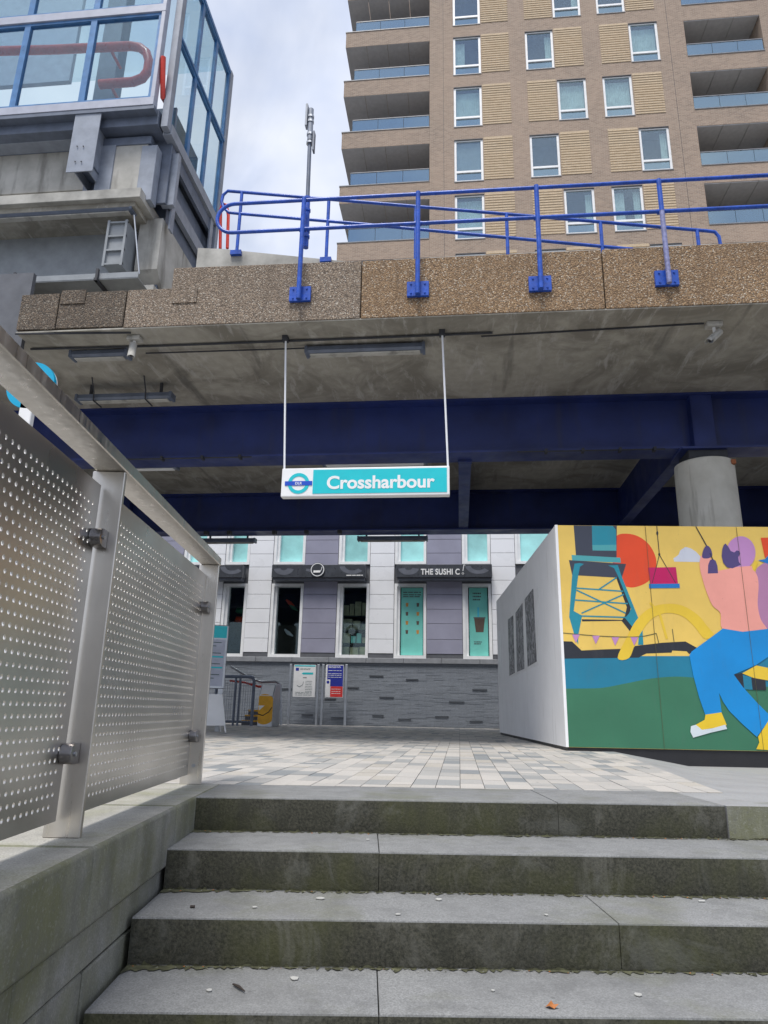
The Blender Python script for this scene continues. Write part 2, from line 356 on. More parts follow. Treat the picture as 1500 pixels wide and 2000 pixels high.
def lettering(name, s, size, o, u, v, mat, parent, weight=.0, thick=.004, align='CENTER', spacing=1.0, fitw=None):
    cu = bpy.data.curves.new('t', 'FONT'); cu.body = s; cu.size = size; cu.align_x = align; cu.offset = weight*size; cu.space_character = spacing; cu.extrude = thick/2
    ob = bpy.data.objects.new('t', cu); C.objects.link(ob); bpy.context.view_layer.update()
    me = bpy.data.meshes.new_from_object(ob.evaluated_get(bpy.context.evaluated_depsgraph_get()))
    bpy.data.objects.remove(ob)
    u, v = V(u), V(v); n = u.cross(v); b = base[parent] if parent else V((0, 0, 0)); o = V(o)
    xs = [p.co.x for p in me.vertices]; k = fitw/(max(xs)-min(xs)) if fitw and xs else 1
    for p in me.vertices: p.co = o+u*p.co.x*k+v*p.co.y+n*p.co.z-b
    me.materials.clear(); me.materials.append(mat); me.name = name
    return link(name, me, parent)

E_ = Frame(-7.3)           # the stairs, their wall and the steel barrier
H_ = Frame(-3.8)           # the hoarding
Xv, Yv, Zv = V((1, 0, 0)), V((0, 1, 0)), V((0, 0, 1))
# ============================================================ ground, plaza, paving
def structure(o): o['kind'] = 'structure'; return o
structure(MB().box(-300, 300, -300, 500, -1.5, -1.12).build('ground', m_asph))
PA = pZ(1195, 1466, 0); PB = pZ(1425, 1553, 0); PE = pZ(1345, 1497, -.15); PD = pZ(1560, 1521, -.15)
dAB = (PA-PB).normalized(); PAf = PA+dAB*60
s1, s2 = E_(-60, 4.455, 0), E_(-60, 80, 0)
mb = MB(); top = [V((p.x, p.y, -.014)) for p in (s1, V((PB.x, PB.y, 0)), PAf, s2)]
mb.prism(top, (0, 0, -1.2)); structure(mb.build('plaza_bed', m_sand))
mb = MB(); q = [PB, E_(60, 4.455, 0), E_(60, 80, 0), PAf]; mb.prism([V((p.x, p.y, -.152)) for p in q], (0, 0, -1.0)); structure(mb.build('lower_pavement', m_pave[3]))
structure(MB(E_).box(-60, -1.63, -30, 4.45, -1.2, -.012).build('side_pavement', m_pave[4]))
mb = MB(); rp_ = [PB, E_(6, 4.455, -.02), E_(6, 6.2, -.145), PD, PE, PA]
mb.prism([V((p.x, p.y, z)) for p, z in zip(rp_, (-.002, -.03, -.147, -.147, -.147, -.002))], (0, 0, -.3)); structure(mb.build('ramp_slab', m_rampslab))
structure(MB(E_).box(1.86, 60, 3.83, 4.453, -1.2, -.002, mi=0, mfront=1).build('stair_cheek_pavement', [m_rampslab, g_wall]))

def clip(poly, a, b):       # keep the side left of a->b
    out = []; s = lambda p: (b.x-a.x)*(p.y-a.y)-(b.y-a.y)*(p.x-a.x)
    for k in range(len(poly)):
        p, q = poly[k], poly[(k+1) % len(poly)]; sp, sq = s(p), s(q)
        if sp >= 0: out.append(p)
        if sp*sq < 0: out.append(p+(q-p)*(sp/(sp-sq)))
    return out
pave = structure(bpy.data.objects.new('paving', None)); C.objects.link(pave); pave.location = (0, 10, 0); base[pave] = V((0, 10, 0))
stones = []; e0, e1 = E_(-60, 4.468, 0), E_(60, 4.468, 0); rw = .148
for i in range(-64, 34):
    x0 = i*rw; y = 3.6+random.uniform(0, .4)
    while y < 22.4:
        ln = random.choice((.15, .22, .3, .3, .37, .45)); g = .004
        p = [V((x0+g/2, y+g/2, 0)), V((x0+rw-g/2, y+g/2, 0)), V((x0+rw-g/2, min(y+ln, 22.45)-g/2, 0)), V((x0+g/2, min(y+ln, 22.45)-g/2, 0))]
        y += ln
        p = clip(p, e0, e1)
        if len(p) > 2: p = clip(p, PB, PAf)
        if len(p) < 3: continue
        z = random.uniform(-.0015, .0015); p = [V((q.x, q.y, z)) for q in p]
        d = sum(((q-O).dot(F)) for q in p)/len(p); ok = d > 1
        c = sum(p, V((0, 0, 0)))/len(p); r = c-O; dd = r.dot(F); sx = 750+FPX*r.dot(RT)/dd
        vis = 395 < sx < 1500 and c.y < 14
        A = 0
        for k in range(len(p)): A += p[k].x*p[(k+1) % len(p)].y-p[(k+1) % len(p)].x*p[k].y
        stones.append(((abs(A)/2)/c.length**3 if vis else 0, p, random.choices(range(6), (30, 24, 17, 14, 9, 10))[0]))
stones.sort(key=lambda s: -s[0])
for a, p, k in stones[:300]: MB().prism(p, (0, 0, -.03)).build('paving_stone', m_pave[k], pave)
mb = MB()
for a, p, k in stones[300:]: mb.prism(p, (0, 0, -.02), mi=k)
mb.build('paving_stones_far', m_pave, pave, kind='stuff')

# ============================================================ stairs
st = thing('stone_stairs', 'broad grey granite stairs with dark algae stained risers', 'stairs', E_(1, 2.5, -1.12))
noses = [(3.835, 0, (.99, 1.852), 1.852), (3.36, -.16, (.072, 2.05), 9), (2.945, -.32, (.971, 2.6), 9), (2.54, -.48, (.063, 1.93), 9), (2.13, -.64, (1.0, 2.4), 9), (1.72, -.80, (.1, 1.9), 9), (1.31, -.96, (.9, 2.2), 9)]
for k, (n0, z, js, emax) in enumerate(noses):
    n1 = 4.462 if k == 0 else noses[k-1][0]+.03
    es = [-.853]+[j for j in js if j < emax]+[emax if emax < 5 else 5]
    if k > 0: es = es[:-1]+[4.1, 6.3]
    for a, b in zip(es, es[1:]):
        dz_ = random.uniform(-.002, .002); dn = random.uniform(-.004, .004)
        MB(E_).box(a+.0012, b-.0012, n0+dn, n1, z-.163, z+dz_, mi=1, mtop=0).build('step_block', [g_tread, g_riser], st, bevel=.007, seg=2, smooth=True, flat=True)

rg0 = random.Random(21)
mbm = MB()
for k in range(3):            # damp moss films along the back of the treads, ragged in front
    nb, zt0_ = noses[k][0]-.002, noses[k+1][1]+.0035; e = -.85; prev = None
    while e < 3.6:
        wdt = max(0, rg0.gauss(.012, .014))+(.05*max(0, 1-(e+.85)/.35) if e < -.5 else 0); hgt = max(0, rg0.gauss(.003, .004))
        cur = (E_(e, nb-wdt-.001, zt0_), E_(e, nb-.003, zt0_), E_(e, nb-.004, zt0_+hgt))
        if prev: mbm.quad(prev[0], cur[0], cur[1], prev[1]); mbm.quad(prev[1], cur[1], cur[2], prev[2])
        prev = cur; e += rg0.uniform(.006, .02)
mbm.build('moss_film', simple('moss', (.088, .09, .05), .95, var=.45, scale=30, bump=.5), st, kind='stuff')

# ============================================================ low granite wall under the barrier
pw = thing('granite_plinth_wall', 'low mossy granite wall carrying the perforated steel barrier', 'wall', E_(-1.2, 2, -1.12))
js = [-1.5, -.6, .42, 1.45, 2.46, 3.47, 4.462]
for a, b in zip(js, js[1:]):
    d = random.uniform(-.003, .003)
    MB(E_).box(-1.62, -.85+d, a+.002, b-.002, -.236, d/2-.001, mi=0, mtop=1).build('coping_block', [g_wall, g_paler], pw, bevel=.014, seg=3, smooth=True)
for z0, z1, o_, ofs in ((-.372, -.246, -.872, 0), (-.60, -.380, -.876, .5), (-.83, -.606, -.876, .1), (-1.12, -.836, -.876, .4)):
    j = [-1.5+ofs*.5]+[-1.0+ofs+1.02*k for k in range(6)]; j = [x for x in j if x < 4.3]
    for a, b in zip(j, j[1:]): MB(E_).box(-1.6, o_+random.uniform(-.003, .003), a+.002, b-.002, z0, z1).build('wall_block', g_wall, pw, bevel=.006)

# ============================================================ perforated barrier
br = thing('perforated_steel_barrier', 'brushed steel barrier with perforated panels and flat handrail beside the stairs', 'barrier', E_(-1.02, 2.6, 0))
MB(E_).box(-1.075, -.955, -.8, 4.455, 1.312, 1.362).build('handrail', m_steel, br, bevel=.004)
for n0 in (2.62, 4.43, .81):
    p = MB(E_).box(-1.085, -.96, n0-.012, n0+.012, -.001, 1.311).build('post', m_steel, br, bevel=.003)
def perforated(n0, n1, z0, z1, e=-1.04, t=.006):
    mb = MB(); ph, pv, r = .0385, .0362, .0080; mg = .035
    nc = int((n1-n0-2*mg-ph/2)/ph); nr = int((z1-z0-2*mg)/pv)
    ca = [(-1, -1), (0, -1), (1, -1), (1, 0), (1, 1), (0, 1), (-1, 1), (-1, 0)]
    zb = z0+mg
    def P(n, z, s): return mb.pt(E_(e+(t/2 if s else -t/2), n, z))
    def rect(a, b, c, d):
        mb.face([P(a, c, 1), P(b, c, 1), P(b, d, 1), P(a, d, 1)]); mb.face([P(a, c, 0), P(a, d, 0), P(b, d, 0), P(b, c, 0)])
    for i in range(nr):
        za = zb+i*pv; off = ph/2 if i % 2 else 0; na = n0+mg+off
        rect(n0, na, za, za+pv); rect(na+nc*ph, n1, za, za+pv)
        for j in range(nc):
            cn, cz = na+(j+.5)*ph, za+pv/2
            S = [[P(cn+a*ph/2, cz+b*pv/2, s) for a, b in ca] for s in (0, 1)]
            H = [[P(cn+r*math.cos(math.atan2(b, a)), cz+r*math.sin(math.atan2(b, a)), s) for a, b in ca] for s in (0, 1)]
            for k in range(8):
                q = (k+1) % 8
                mb.face([S[1][k], S[1][q], H[1][q], H[1][k]]); mb.face([S[0][q], S[0][k], H[0][k], H[0][q]]); mb.face([H[1][k], H[1][q], H[0][q], H[0][k]])
    rect(n0, n1, z0, zb); rect(n0, n1, zb+nr*pv, z1)
    for a, b, c, d in ((n0, n0, z0, z1), (n1, n1, z0, z1)): mb.face([P(a, c, 0), P(a, c, 1), P(a, d, 1), P(a, d, 0)])
    for c in (z0, z1): mb.face([P(n0, c, 0), P(n1, c, 0), P(n1, c, 1), P(n0, c, 1)])
    return mb
for a, b in ((.84, 2.585), (2.655, 4.405)): perforated(a, b, .055, 1.245).build('perforated_panel', m_panelsteel, br)
for n0 in (2.608, 4.418, .798):
    for z in (1.035, .272):
        c = E_(-1.035, n0-.02, z)
        pts = [E_(-1.036, n0-.045+.034*math.cos(t), z+.034*math.sin(t)) for t in [math.pi*(1.5-k/10) for k in range(11)]]+[E_(-1.036, n0-.002, z+.034), E_(-1.036, n0-.002, z-.034)]
        cl = MB().prism(pts, E_.e*.042).build('clamp', m_clamp, br, bevel=.003, seg=2, smooth=True)
        MB().tube([E_(-.995, n0-.048, z), E_(-.987, n0-.048, z)], .008, 8).build('bolt', m_galv, cl)
MB().tube([E_(-1.01, 4.415, .105), E_(-1.01, 4.405, .105)], .01, 10).build('bolt', m_galv, br)

# ============================================================ viaduct
vd_ = thing('concrete_viaduct', 'concrete viaduct deck on dark blue steel girders with pebble faced edge panels', 'bridge', (0, 13.5, 0))
MB().box(-16, 18, 8.66, 19.2, 5.6, 6.05).build('deck_slab', m_soffit, vd_)
MB().box(-6.3, 18, 8.41, 8.93, 5.576, 5.598).build('edge_beam', m_soffit, vd_)
MB().box(-6.29, 18, 8.645, 8.657, 5.599, 5.75).build('edge_upstand', m_conc, vd_)
MB().box(-16, -6.31, 8.58, 8.655, 5.45, 6.7).build('void_shade_sheet', m_base, vd_)  # dark sheet standing in for the shadow at the deck's left end
zt, zl, zB = 6.505, 6.2, 5.592
def panel(pts, m, t=.24): return MB().prism([V((x, 8.4, z)) for x, z in pts], (0, t, 0)).build('parapet_panel', m, vd_, bevel=.008)
pan = [panel([(-4.68, zB), (-1.297, zB), (-1.297, zt), (-4.03, zt+.03), (-4.03, zl), (-4.68, zl)], m_aggg)]
for a, b in ((-1.283, 1.968), (1.984, 5.24), (5.256, 8.5), (8.516, 11.8), (11.816, 15)): pan.append(panel([(a, zB), (b, zB), (b, zt-.005), (a, zt-.005)], m_aggb))
for a, b in ((-5.70, -4.696), (-6.3, -5.716)): pan.append(panel([(a, zB+.03), (b, zB+.02), (b, zl), (a, zl)], m_aggd))
for pi, x0, y0, x1, y1 in ((0, 339, 563, 383, 590), (6, 122, 568, 165, 592)):
    a, b = pY(x0, y0, 8.39), pY(x1, y1, 8.39)
    f = MB().box(a.x, b.x, 8.385, 8.399, b.z, a.z).build('fixing_plate', m_aggg if pi == 0 else m_aggd, pan[pi])
# steel girders (each an I section)
def girder(Y, xs):
    g = MB(); zt_, zb_ = 5.598, 4.615
    g.box(-16, 18, Y-.24, Y+.24, zt_-.035, zt_); g.box(-16, 18, Y-.24, Y+.24, zb_, zb_+.035); g.box(-16, 18, Y-.015, Y+.015, zb_+.036, zt_-.036)
    o = g.build('girder', m_girder, vd_)
    for x in xs:
        for sx in (-.16, .16): MB().box(x+sx-.01, x+sx+.01, Y-.2, Y-.016, zb_+.037, zt_-.037).build('stiffener', m_girder, o)
        MB().box(x-.15, x+.15, Y-.205, Y-.2, zb_+.037, zt_-.037).build('stiffener_plate', m_girder, o)
        MB().box(x-.42, x+.42, Y-.33, Y+.33, zb_-.036, zb_-.003).build('bearing_plate', m_girder, o)
    return o
colX = (pY(1318, 905, 11.27).x+pY(1432, 905, 11.27).x)/2
g1 = girder(11.29, (colX, colX-12.4)); g2 = girder(16.42, (colX, colX-12.4))
for px_, py_ in ((908, 897), (1343, 881)):
    x = pZ(px_, py_, 4.66).x
    for xx in ((x,) if px_ < 1300 else (x, x+4.2)):
        cb = MB().box(xx-.012, xx+.012, 11.31, 16.40, 4.69, 5.56).box(xx-.11, xx+.11, 11.54, 16.17, 4.655, 4.688)
        cb.build('cross_beam', m_girder, vd_)
        MB().box(xx-.12, xx+.12, 11.42, 11.53, 4.58, 4.612).build('splice_plate', m_girder, vd_)
for Y in (11.29, 16.42):
    for x in (colX, colX-12.4):
        zbot = -.16 if x > 0 else -.02
        prof = [(zbot, .47), (4.30, .455), (4.39, .45), (4.405, .43)]
        mb = MB(); rings = [[mb.pt((x+r*math.cos(2*math.pi*k/40), Y+r*math.sin(2*math.pi*k/40), z)) for k in range(40)] for z, r in prof]
        for A, B in zip(rings, rings[1:]):
            for k in range(40): mb.face([A[k], A[(k+1) % 40], B[(k+1) % 40], B[k]])
        mb.face(rings[0][::-1]); mb.face(rings[-1]); c = mb.build('column', m_column, vd_, smooth=True)
        MB().box(x-.3, x+.3, Y-.25, Y+.25, 4.406, 4.577).build('bearing_block', m_dark, c)
        if x > 0 and Y < 12: MB().box(x+.3, x+.37, Y-.36, Y-.26, 4.3, 4.37).build('rusty_tag', simple('rust', (.35, .12, .05), .8), c)
# far parapet of the deck
a, b = pY(1000, 496, 9.95), pY(1500, 466, 9.95)
MB().box(-1.0, 18, 9.97, 10.15, 6.052, min(a.z, b.z)-.06).build('rear_parapet', m_conc, vd_); MB().box(-1.0, 18, 9.94, 10.18, min(a.z, b.z)-.058, min(a.z, b.z)).build('rear_coping', m_concp, vd_)

# ============================================================ blue railings
def bolts(parent, cx, y, cz, dx, dz, r=.014):
    for sx in (-1, 1):
        for sz in (-1, 1): MB().tube([(cx+sx*dx, y, cz+sz*dz), (cx+sx*dx, y-.014, cz+sz*dz)], r, 6).build('bolt', m_rail, parent)
fr_ = thing('blue_railing', 'bright blue tubular railing bolted to the pebble faced viaduct edge', 'railing', (0, 8.4, 5.9))
Yr, zu, zlo, xl = 8.31, 7.455, 6.965, -3.17
rr = (zu-zlo)/2
loop = [V((18, Yr, zu-.05))]+[V((xl, Yr, zu+.045))]+arc((xl, Yr, (zu+zlo)/2+.045), rr, math.pi/2, 3*math.pi/2, 14, Xv, Zv)[1:-1]+[V((xl, Yr, zlo+.045)), V((18, Yr, zlo-.05))]
MB().tube(loop, .027, 12).build('rail', m_rail, fr_, smooth=True)
for k in range(8):
    x = -2.14+1.638*k; worn = k == 3
    ztop = zu+.02-(x+2.2)*.0045
    if worn:
        MB().tube([(x, Yr-.03, ztop+.02), (x, Yr-.03, zlo)], .033, 12).build('post', m_rail, fr_, smooth=True)
        MB().tube([(x, Yr-.03, zlo-.002), (x, Yr-.03, 5.86)], .033, 12).build('post', m_railworn, fr_, smooth=True)
    else: MB().tube([(x, Yr-.03, ztop+.03), (x, Yr-.03, 5.86)], .033, 12).build('post', m_rail, fr_, smooth=True)
    bp = MB().box(x-.15, x+.15, 8.35, 8.397, 5.875, 6.10).build('base_plate', m_rail, fr_, bevel=.004); bolts(bp, x, 8.35, 5.99, .095, .07)
    MB().box(x-.03, x+.03, 8.29, 8.349, 5.88, 6.09).build('post_bracket', m_rail, fr_)
    MB().tube([(x-.05, Yr, zlo-(x+2.2)*.0045+.035), (x+.05, Yr, zlo-(x+2.2)*.0045+.035)], .036, 12).build('rail_clamp', m_rail, fr_, smooth=True)
Yb = 9.6
q = lambda x, y: pY(x, y, Yb)
rw_ = thing('ramp_edge_wall', 'grey concrete ramp edge wall behind the blue railing', 'wall', (0, Yb, 6.05))
wl, wr = q(432, 486), q(1500, 560)
MB().prism([V((wl.x-.4, Yb, 6.052)), V((wr.x, Yb, 6.052)), V((wr.x, Yb, 6.15)), q(700, 513), V((wl.x, Yb, wl.z)), V((wl.x-.4, Yb, wl.z+.04))], (0, .25, 0)).build('wall_body', m_conc, rw_)
b2 = thing('blue_ramp_railing', 'blue tubular handrail sloping down along the ramp behind', 'railing', (0, Yb, 7))
top_ = [q(445, 373), q(700, 394), q(1000, 419), q(1395, 452), q(1403, 458), q(1407, 480)]; low_ = [q(434, 414), q(700, 437), q(1000, 465), q(1236, 487)]
lp = [q(470, 417.5), q(447, 415), q(436, 405), q(433, 393), q(436, 381), q(445, 373)]
MB().tube([*reversed(low_[1:]), *lp, *top_[1:-3], q(1380, 451), q(1396, 453), q(1404, 462), q(1408, 482)], .026, 12).build('rail', m_rail, b2, smooth=True)
def on(pts, x):
    for (a, b) in zip(pts, pts[1:]):
        if a.x <= x <= b.x: return a.z+(b.z-a.z)*(x-a.x)/(b.x-a.x)
    return pts[-1].z
for xp, yf in ((467, 497), (640, 511), (812, 560), (990, 560), (1173, 560), (1360, 560)):
    p = q(xp, 440); zt_ = on(top_[:4], p.x); zf = max(6.14, q(xp, yf).z)
    MB().tube([(p.x, Yb, zt_), (p.x, Yb, zf)], .028, 10).build('post', m_rail, b2, smooth=True)
    if yf < 520: MB().box(p.x-.09, p.x+.09, Yb-.06, Yb+.03, zf-.03, zf+.05).build('base_plate', m_rail, b2)

# ============================================================ aerial pole
ap = thing('aerial_pole', 'tall grey aerial mast with small panel antennas strapped to the blue railing', 'antenna', pY(597, 484, 8.45))
t_, bt = pY(607.5, 216, 8.45), pY(597, 484, 8.45); P = lambda y: t_+(bt-t_)*((y-216)/268)
MB().tube([P(392), P(484)], .04, 12).build('lower_pole', m_rail, ap, smooth=True)
MB().tube([P(228), P(420)], .03, 12).build('upper_pole', m_grey, ap, smooth=True)
MB().tube([P(214), P(278)], .042, 12).build('antenna_tube', m_greyl, ap, smooth=True)
MB().box(P(228).x-.075, P(228).x-.045, 8.40, 8.5, P(250).z, P(206).z).build('panel_antenna', m_greyl, ap)
MB().box(P(275).x+.05, P(275).x+.075, 8.41, 8.5, P(300).z, P(262).z).build('panel_antenna', m_grey, ap)
for y in (230, 240, 266, 283, 392, 415, 454, 464): MB().tube([P(y-2), P(y+2)], .052, 12).build('clamp_band', m_galv if y < 300 else m_rail, ap)
# ============================================================ hanging station sign
sg = thing('hanging_station_sign', 'white framed turquoise station name sign hung from the viaduct on two thin rods', 'sign', (-1.2, 8.78, 3.16))
sx0, sx1, sz0, sz1 = -2.335, -.095, 3.155, 3.553
MB().box(sx0, sx1, 8.72, 8.84, sz0, sz1).build('sign_box', m_white, sg, bevel=.012, seg=2)
xa = pY(611, 945, 8.717).x
MB().box(xa, sx1-.035, 8.714, 8.7195, sz0+.035, sz1-.03).build('name_panel', m_teal, sg)
rc = pY(583, 944, 8.716); rr_ = .145
annulus(MB(), (rc.x, 8.7195, rc.z), .098, rr_, Xv, Zv, (0, -.004, 0)).build('roundel_ring', m_teal, sg)
MB().box(rc.x-.185, rc.x+.185, 8.712, 8.7152, rc.z-.03, rc.z+.03).build('roundel_bar', m_signblue, sg)
lettering('roundel_lettering', 'DLR', .05, (rc.x, 8.7105, rc.z-.018), Xv, Zv, m_white, sg, .012, .002)
a, b = pY(637, 955, 8.713), pY(848, 950, 8.713)
lettering('station_name', 'Crossharbour', .245, ((a.x+b.x)/2, 8.712, a.z+.005), Xv, Zv, m_white, sg, .026, .003, fitw=b.x-a.x)
for px_ in (sx0+.015, sx1-.02):
    xt = px_ + (-.1 if px_ < -1 else -.07)
    MB().tube([(xt, 8.78, 5.6), (px_, 8.78, sz1-.002)], .014, 8).build('suspension_rod', m_whitemetal, sg, smooth=True)
    MB().box(xt-.04, xt+.04, 8.73, 8.83, 5.5, 5.575).build('rod_bracket', m_dark, sg)

# ============================================================ strip lights, conduits, cameras under the viaduct
def strip(x0, x1, y, z, label, brackets=False, pale=False, Y=None, group='strip lights under the viaduct'):
    a = pZ(x0, y, z) if Y is None else pY(x0, y, Y); b = pZ(x1, y, z) if Y is None else pY(x1, y, Y)
    Y = (a.y+b.y)/2; z = (a.z+b.z)/2
    t = thing('strip_light', label, 'light', (a.x, Y, z), group)
    pr = [V((a.x, Y+d, z+h)) for d, h in ((-.08, .10), (-.095, .03), (-.06, 0), (.06, 0), (.095, .03), (.08, .10))]
    MB().prism(pr, (b.x-a.x, 0, 0)).build('housing', m_greyl if pale else m_grey, t)
    MB().box(a.x+.05, b.x-.05, Y-.055, Y+.055, z-.022, z-.001).build('diffuser', m_white if pale else m_concp, t, bevel=.008)
    for x in (a.x, b.x): MB().box(x-.02, x+.02, Y-.098, Y+.098, z-.004, z+.105).build('end_cap', m_grey, t)
    for x in (a.x+.2, b.x-.2): MB().box(x-.02, x+.02, Y-.02, Y+.02, z+.1, z+.2 if not brackets else z+.3).build('mounting', m_dark, t)
    if brackets:
        for f_ in (.2, .75):
            x = a.x+(b.x-a.x)*f_; MB().tube([(x, Y-.25, z+.33), (x, Y-.13, z+.12), (x, Y-.11, z-.03), (x, Y+.16, z-.03)], .012, 6).build('bracket', m_dark, t)
    return t
strip(598, 828, 690, 5.46, 'grey strip light on the stained soffit directly above the station sign')
strip(140, 252, 700, 5.46, 'dim grey strip light on the soffit beside the small white camera')
strip(150, 338, 783, 5.28, 'dark strip light on two bent brackets near the blue girder', True)
strip(632, 833, 907, 4.62, 'pale strip light just behind the girder above the turquoise sign', pale=True, Y=11.65)
strip(255, 345, 916, 4.62, 'short pale strip light under the girder near the steel handrail', pale=True, Y=11.65)
strip(700, 834, 1056, 4.5, 'dark strip light below the rear girder above the second shop window', Y=16.8)
strip(395, 498, 1060, 4.5, 'dark strip light below the rear girder near the shop corner', Y=16.8)
cp = lambda pts, z, r, label, g=None: tag(MB().tube([pZ(x, y, z) for x, y in pts], r, 8).build('conduit', m_dark, smooth=True), label, 'conduit', g)
cp(((60, 682), (300, 676), (700, 661), (962, 650)), 5.55, .016, 'dark twin run conduit along the viaduct soffit behind the sign rods')
cp(((285, 690), (598, 680)), 5.55, .012, 'thin conduit feeding the strip light above the station sign')
cp(((940, 657), (1375, 632)), 5.56, .012, 'thin dark conduit leading to the bullet camera on the soffit')
cp(((30, 652), (255, 650)), 5.56, .014, 'short dark conduit ending at the white camera with junction box')
for k, (x0, x1, y) in enumerate(((175, 490, 912), (1010, 1300, 888))):
    a, b = pY(x0, y, 11.03), pY(x1, y, 11.03); t = thing('cable_run', ('cable run clipped along the girder flange left of the sign rods', 'cable run clipped along the girder flange near the round column')[k], 'cable', a)
    MB().tube([(a.x, 11.03, 4.6), (b.x, 11.03, 4.6)], .012, 6).build('cable', m_dark, t)
    for f_ in (.2, .45, .7, .93): x = a.x+(b.x-a.x)*f_; MB().box(x-.02, x+.02, 10.98, 11.1, 4.57, 4.63).build('clip', m_dark, t)
for k, x in enumerate((402, 447, 535, 598, 663)):
    a = pY(x, 1052, 16.16); tag(MB().box(a.x-.045, a.x+.045, 16.1, 16.24, 4.53, 4.613).build('cable_clip', m_dark), 'small dark clip hanging from the rear girder flange', 'clip', 'clips along the rear girder')
def cctv(px_, py_, tx, ty, label, z=5.575):
    m_ = pZ(px_, py_, z); t = thing('security_camera', label, 'camera', m_)
    MB().box(m_.x-.10, m_.x+.10, m_.y-.07, m_.y+.07, z-.07, z-.002).build('junction_box', m_concp, t, bevel=.01)
    c = m_+V((0, -.03, -.21)); tgt = pl(tx, ty, (0, 1, 0), c.y-.18); d = (tgt-c); d = V((d.x, -.16, d.z)).normalized()
    MB().tube([m_+V((0, 0, -.07)), m_+V((0, 0, -.13)), c], .022, 8).build('arm', m_white, t, smooth=True)
    bd = MB().tube([c-d*.12, c-d*.11, c+d*.13], [.035, .045, .045], 16).build('body', m_concp, t, smooth=True)
    MB().tube([c+d*.131, c+d*.138], .037, 16).build('faceplate', m_fascia2, bd); MB().tube([c+d*.139, c+d*.15], .02, 12).build('lens', m_black, bd)
    s_ = d.cross(Zv).normalized(); u_ = s_.cross(d)
    MB().prism([c+s_*.054*math.cos(q_)+u_*.054*math.sin(q_)-d*.1 for q_ in [math.pi*k/8 for k in range(9)]]+[c+s_*.049*math.cos(q_)+u_*.049*math.sin(q_)-d*.1 for q_ in [math.pi*(8-k)/8 for k in range(9)]], d*.29).build('hood', m_concp, bd)
cctv(1393, 631, 1360, 690, 'white bullet security camera under the viaduct near the column')
cctv(264, 658, 250, 720, 'white security camera with junction box below the lowest edge panels')

# ============================================================ roundel totem behind the barrier
tt = thing('roundel_totem', 'pale post with sky blue roundel rising behind the steel handrail', 'sign', V((pY(60, 755, 8).x, 8, 0)))
rc = pY(59, 752, 8.0)
annulus(MB(), (rc.x, 8, rc.z), .22, .335, Xv, Zv, (0, .06, 0), 48).build('roundel_ring', m_totemblue, tt)
annulus(MB(), (rc.x, 8.062, rc.z), .20, .33, Xv, Zv, (0, .03, 0), 48).build('roundel_back', m_white, tt)
MB().box(rc.x-.10, rc.x+.08, 8.0, 8.09, 0, rc.z-.23).build('post', m_white, tt, bevel=.01)

# ============================================================ glazed lobby on its concrete platform
YF = 9.05
gb = thing('glazed_lobby', 'blue framed glass lobby overhanging the concrete platform edge', 'building', (pY(303, 195, YF).x, YF, pY(303, 195, YF).z))
X0 = pY(303, 195, YF).x; Zs = pY(303, 193, YF).z; Zm = pY(317, 22, YF).z; XL = X0-9
pit = pY(303, 195, YF).x-pY(167, 195, YF).x; ph_ = Zm-Zs; Zt = Zs+2*ph_
YBk = pX(419, 413, X0+.13).y
def gbx(nm, m, *a, bevel=.004): return MB().box(*a).build(nm, m, gb, bevel=bevel)
gbx('sill_rail', m_silver, XL, X0, YF-.05, YF+.10, Zs-.16, Zs); gbx('mid_rail', m_silver, XL, X0, YF-.05, YF+.10, Zm-.05, Zm+.12); gbx('top_rail', m_silver, XL, X0, YF-.05, YF+.10, Zt+.02, Zt+.2)
gbx('corner_post', m_silver, X0-.07, X0, YF-.045, YF+.095, Zs+.001, Zm-.051); gbx('corner_post', m_silver, X0-.07, X0, YF-.045, YF+.095, Zm+.121, Zt+.019)
for k in range(6):
    x1 = X0-.07-k*pit; x0 = x1-pit
    for z0, z1 in ((Zs, Zm-.05), (Zm+.12, Zt+.02)):
        f = MB(); wd = .055
        f.box(x0, x1, YF-.02, YF+.06, z0+.001, z0+wd).box(x0, x1, YF-.02, YF+.06, z1-wd, z1-.001).box(x0, x0+wd, YF-.019, YF+.059, z0+wd, z1-wd).box(x1-wd, x1, YF-.019, YF+.059, z0+wd, z1-wd)
        fo = f.build('window_frame', m_frameblue, gb); MB().box(x0+wd, x1-wd, YF+.015, YF+.025, z0+wd, z1-wd).build('pane', m_glassbox, fo)
# side glazing
XS = X0+.17; y0s = YF+.30; ny = 3; dy = (YBk-y0s)/ny
Zt2 = pX(453, 154, XS).z; 
Zsd = pX(419, 413, XS).z-.05; Zmd = (Zsd+Zt2)/2+.02
gbx('side_post', m_greyl, XS-.1, XS+.02, y0s-.14, y0s, Zsd-.18, Zt2+.3)
gbx('side_post', m_greyl, XS-.1, XS+.03, YBk, YBk+.14, 6.1, Zt2+.1)
for k in range(ny):
    for z0, z1 in ((Zsd, Zmd), (Zmd+.06, Zt2)):
        f = MB(); wd = .05; ya, yb_ = y0s+k*dy, y0s+(k+1)*dy
        f.box(XS-.06, XS, ya, yb_, z0, z0+wd).box(XS-.06, XS, ya, yb_, z1-wd, z1).box(XS-.059, XS-.001, ya, ya+wd, z0+wd, z1-wd).box(XS-.059, XS-.001, yb_-wd, yb_, z0+wd, z1-wd)
        fo = f.build('window_frame', m_frameblue, gb); MB().box(XS-.035, XS-.025, ya+wd, yb_-wd, z0+wd, z1-wd).build('pane', m_glassbox, fo)
gbx('side_rail', m_frameblue, XS-.08, XS+.03, y0s, YBk, Zmd+.001, Zmd+.059); gbx('side_sill', m_greyl, XS-.12, XS+.04, y0s+.002, YBk-.002, Zsd-.22, Zsd-.002)
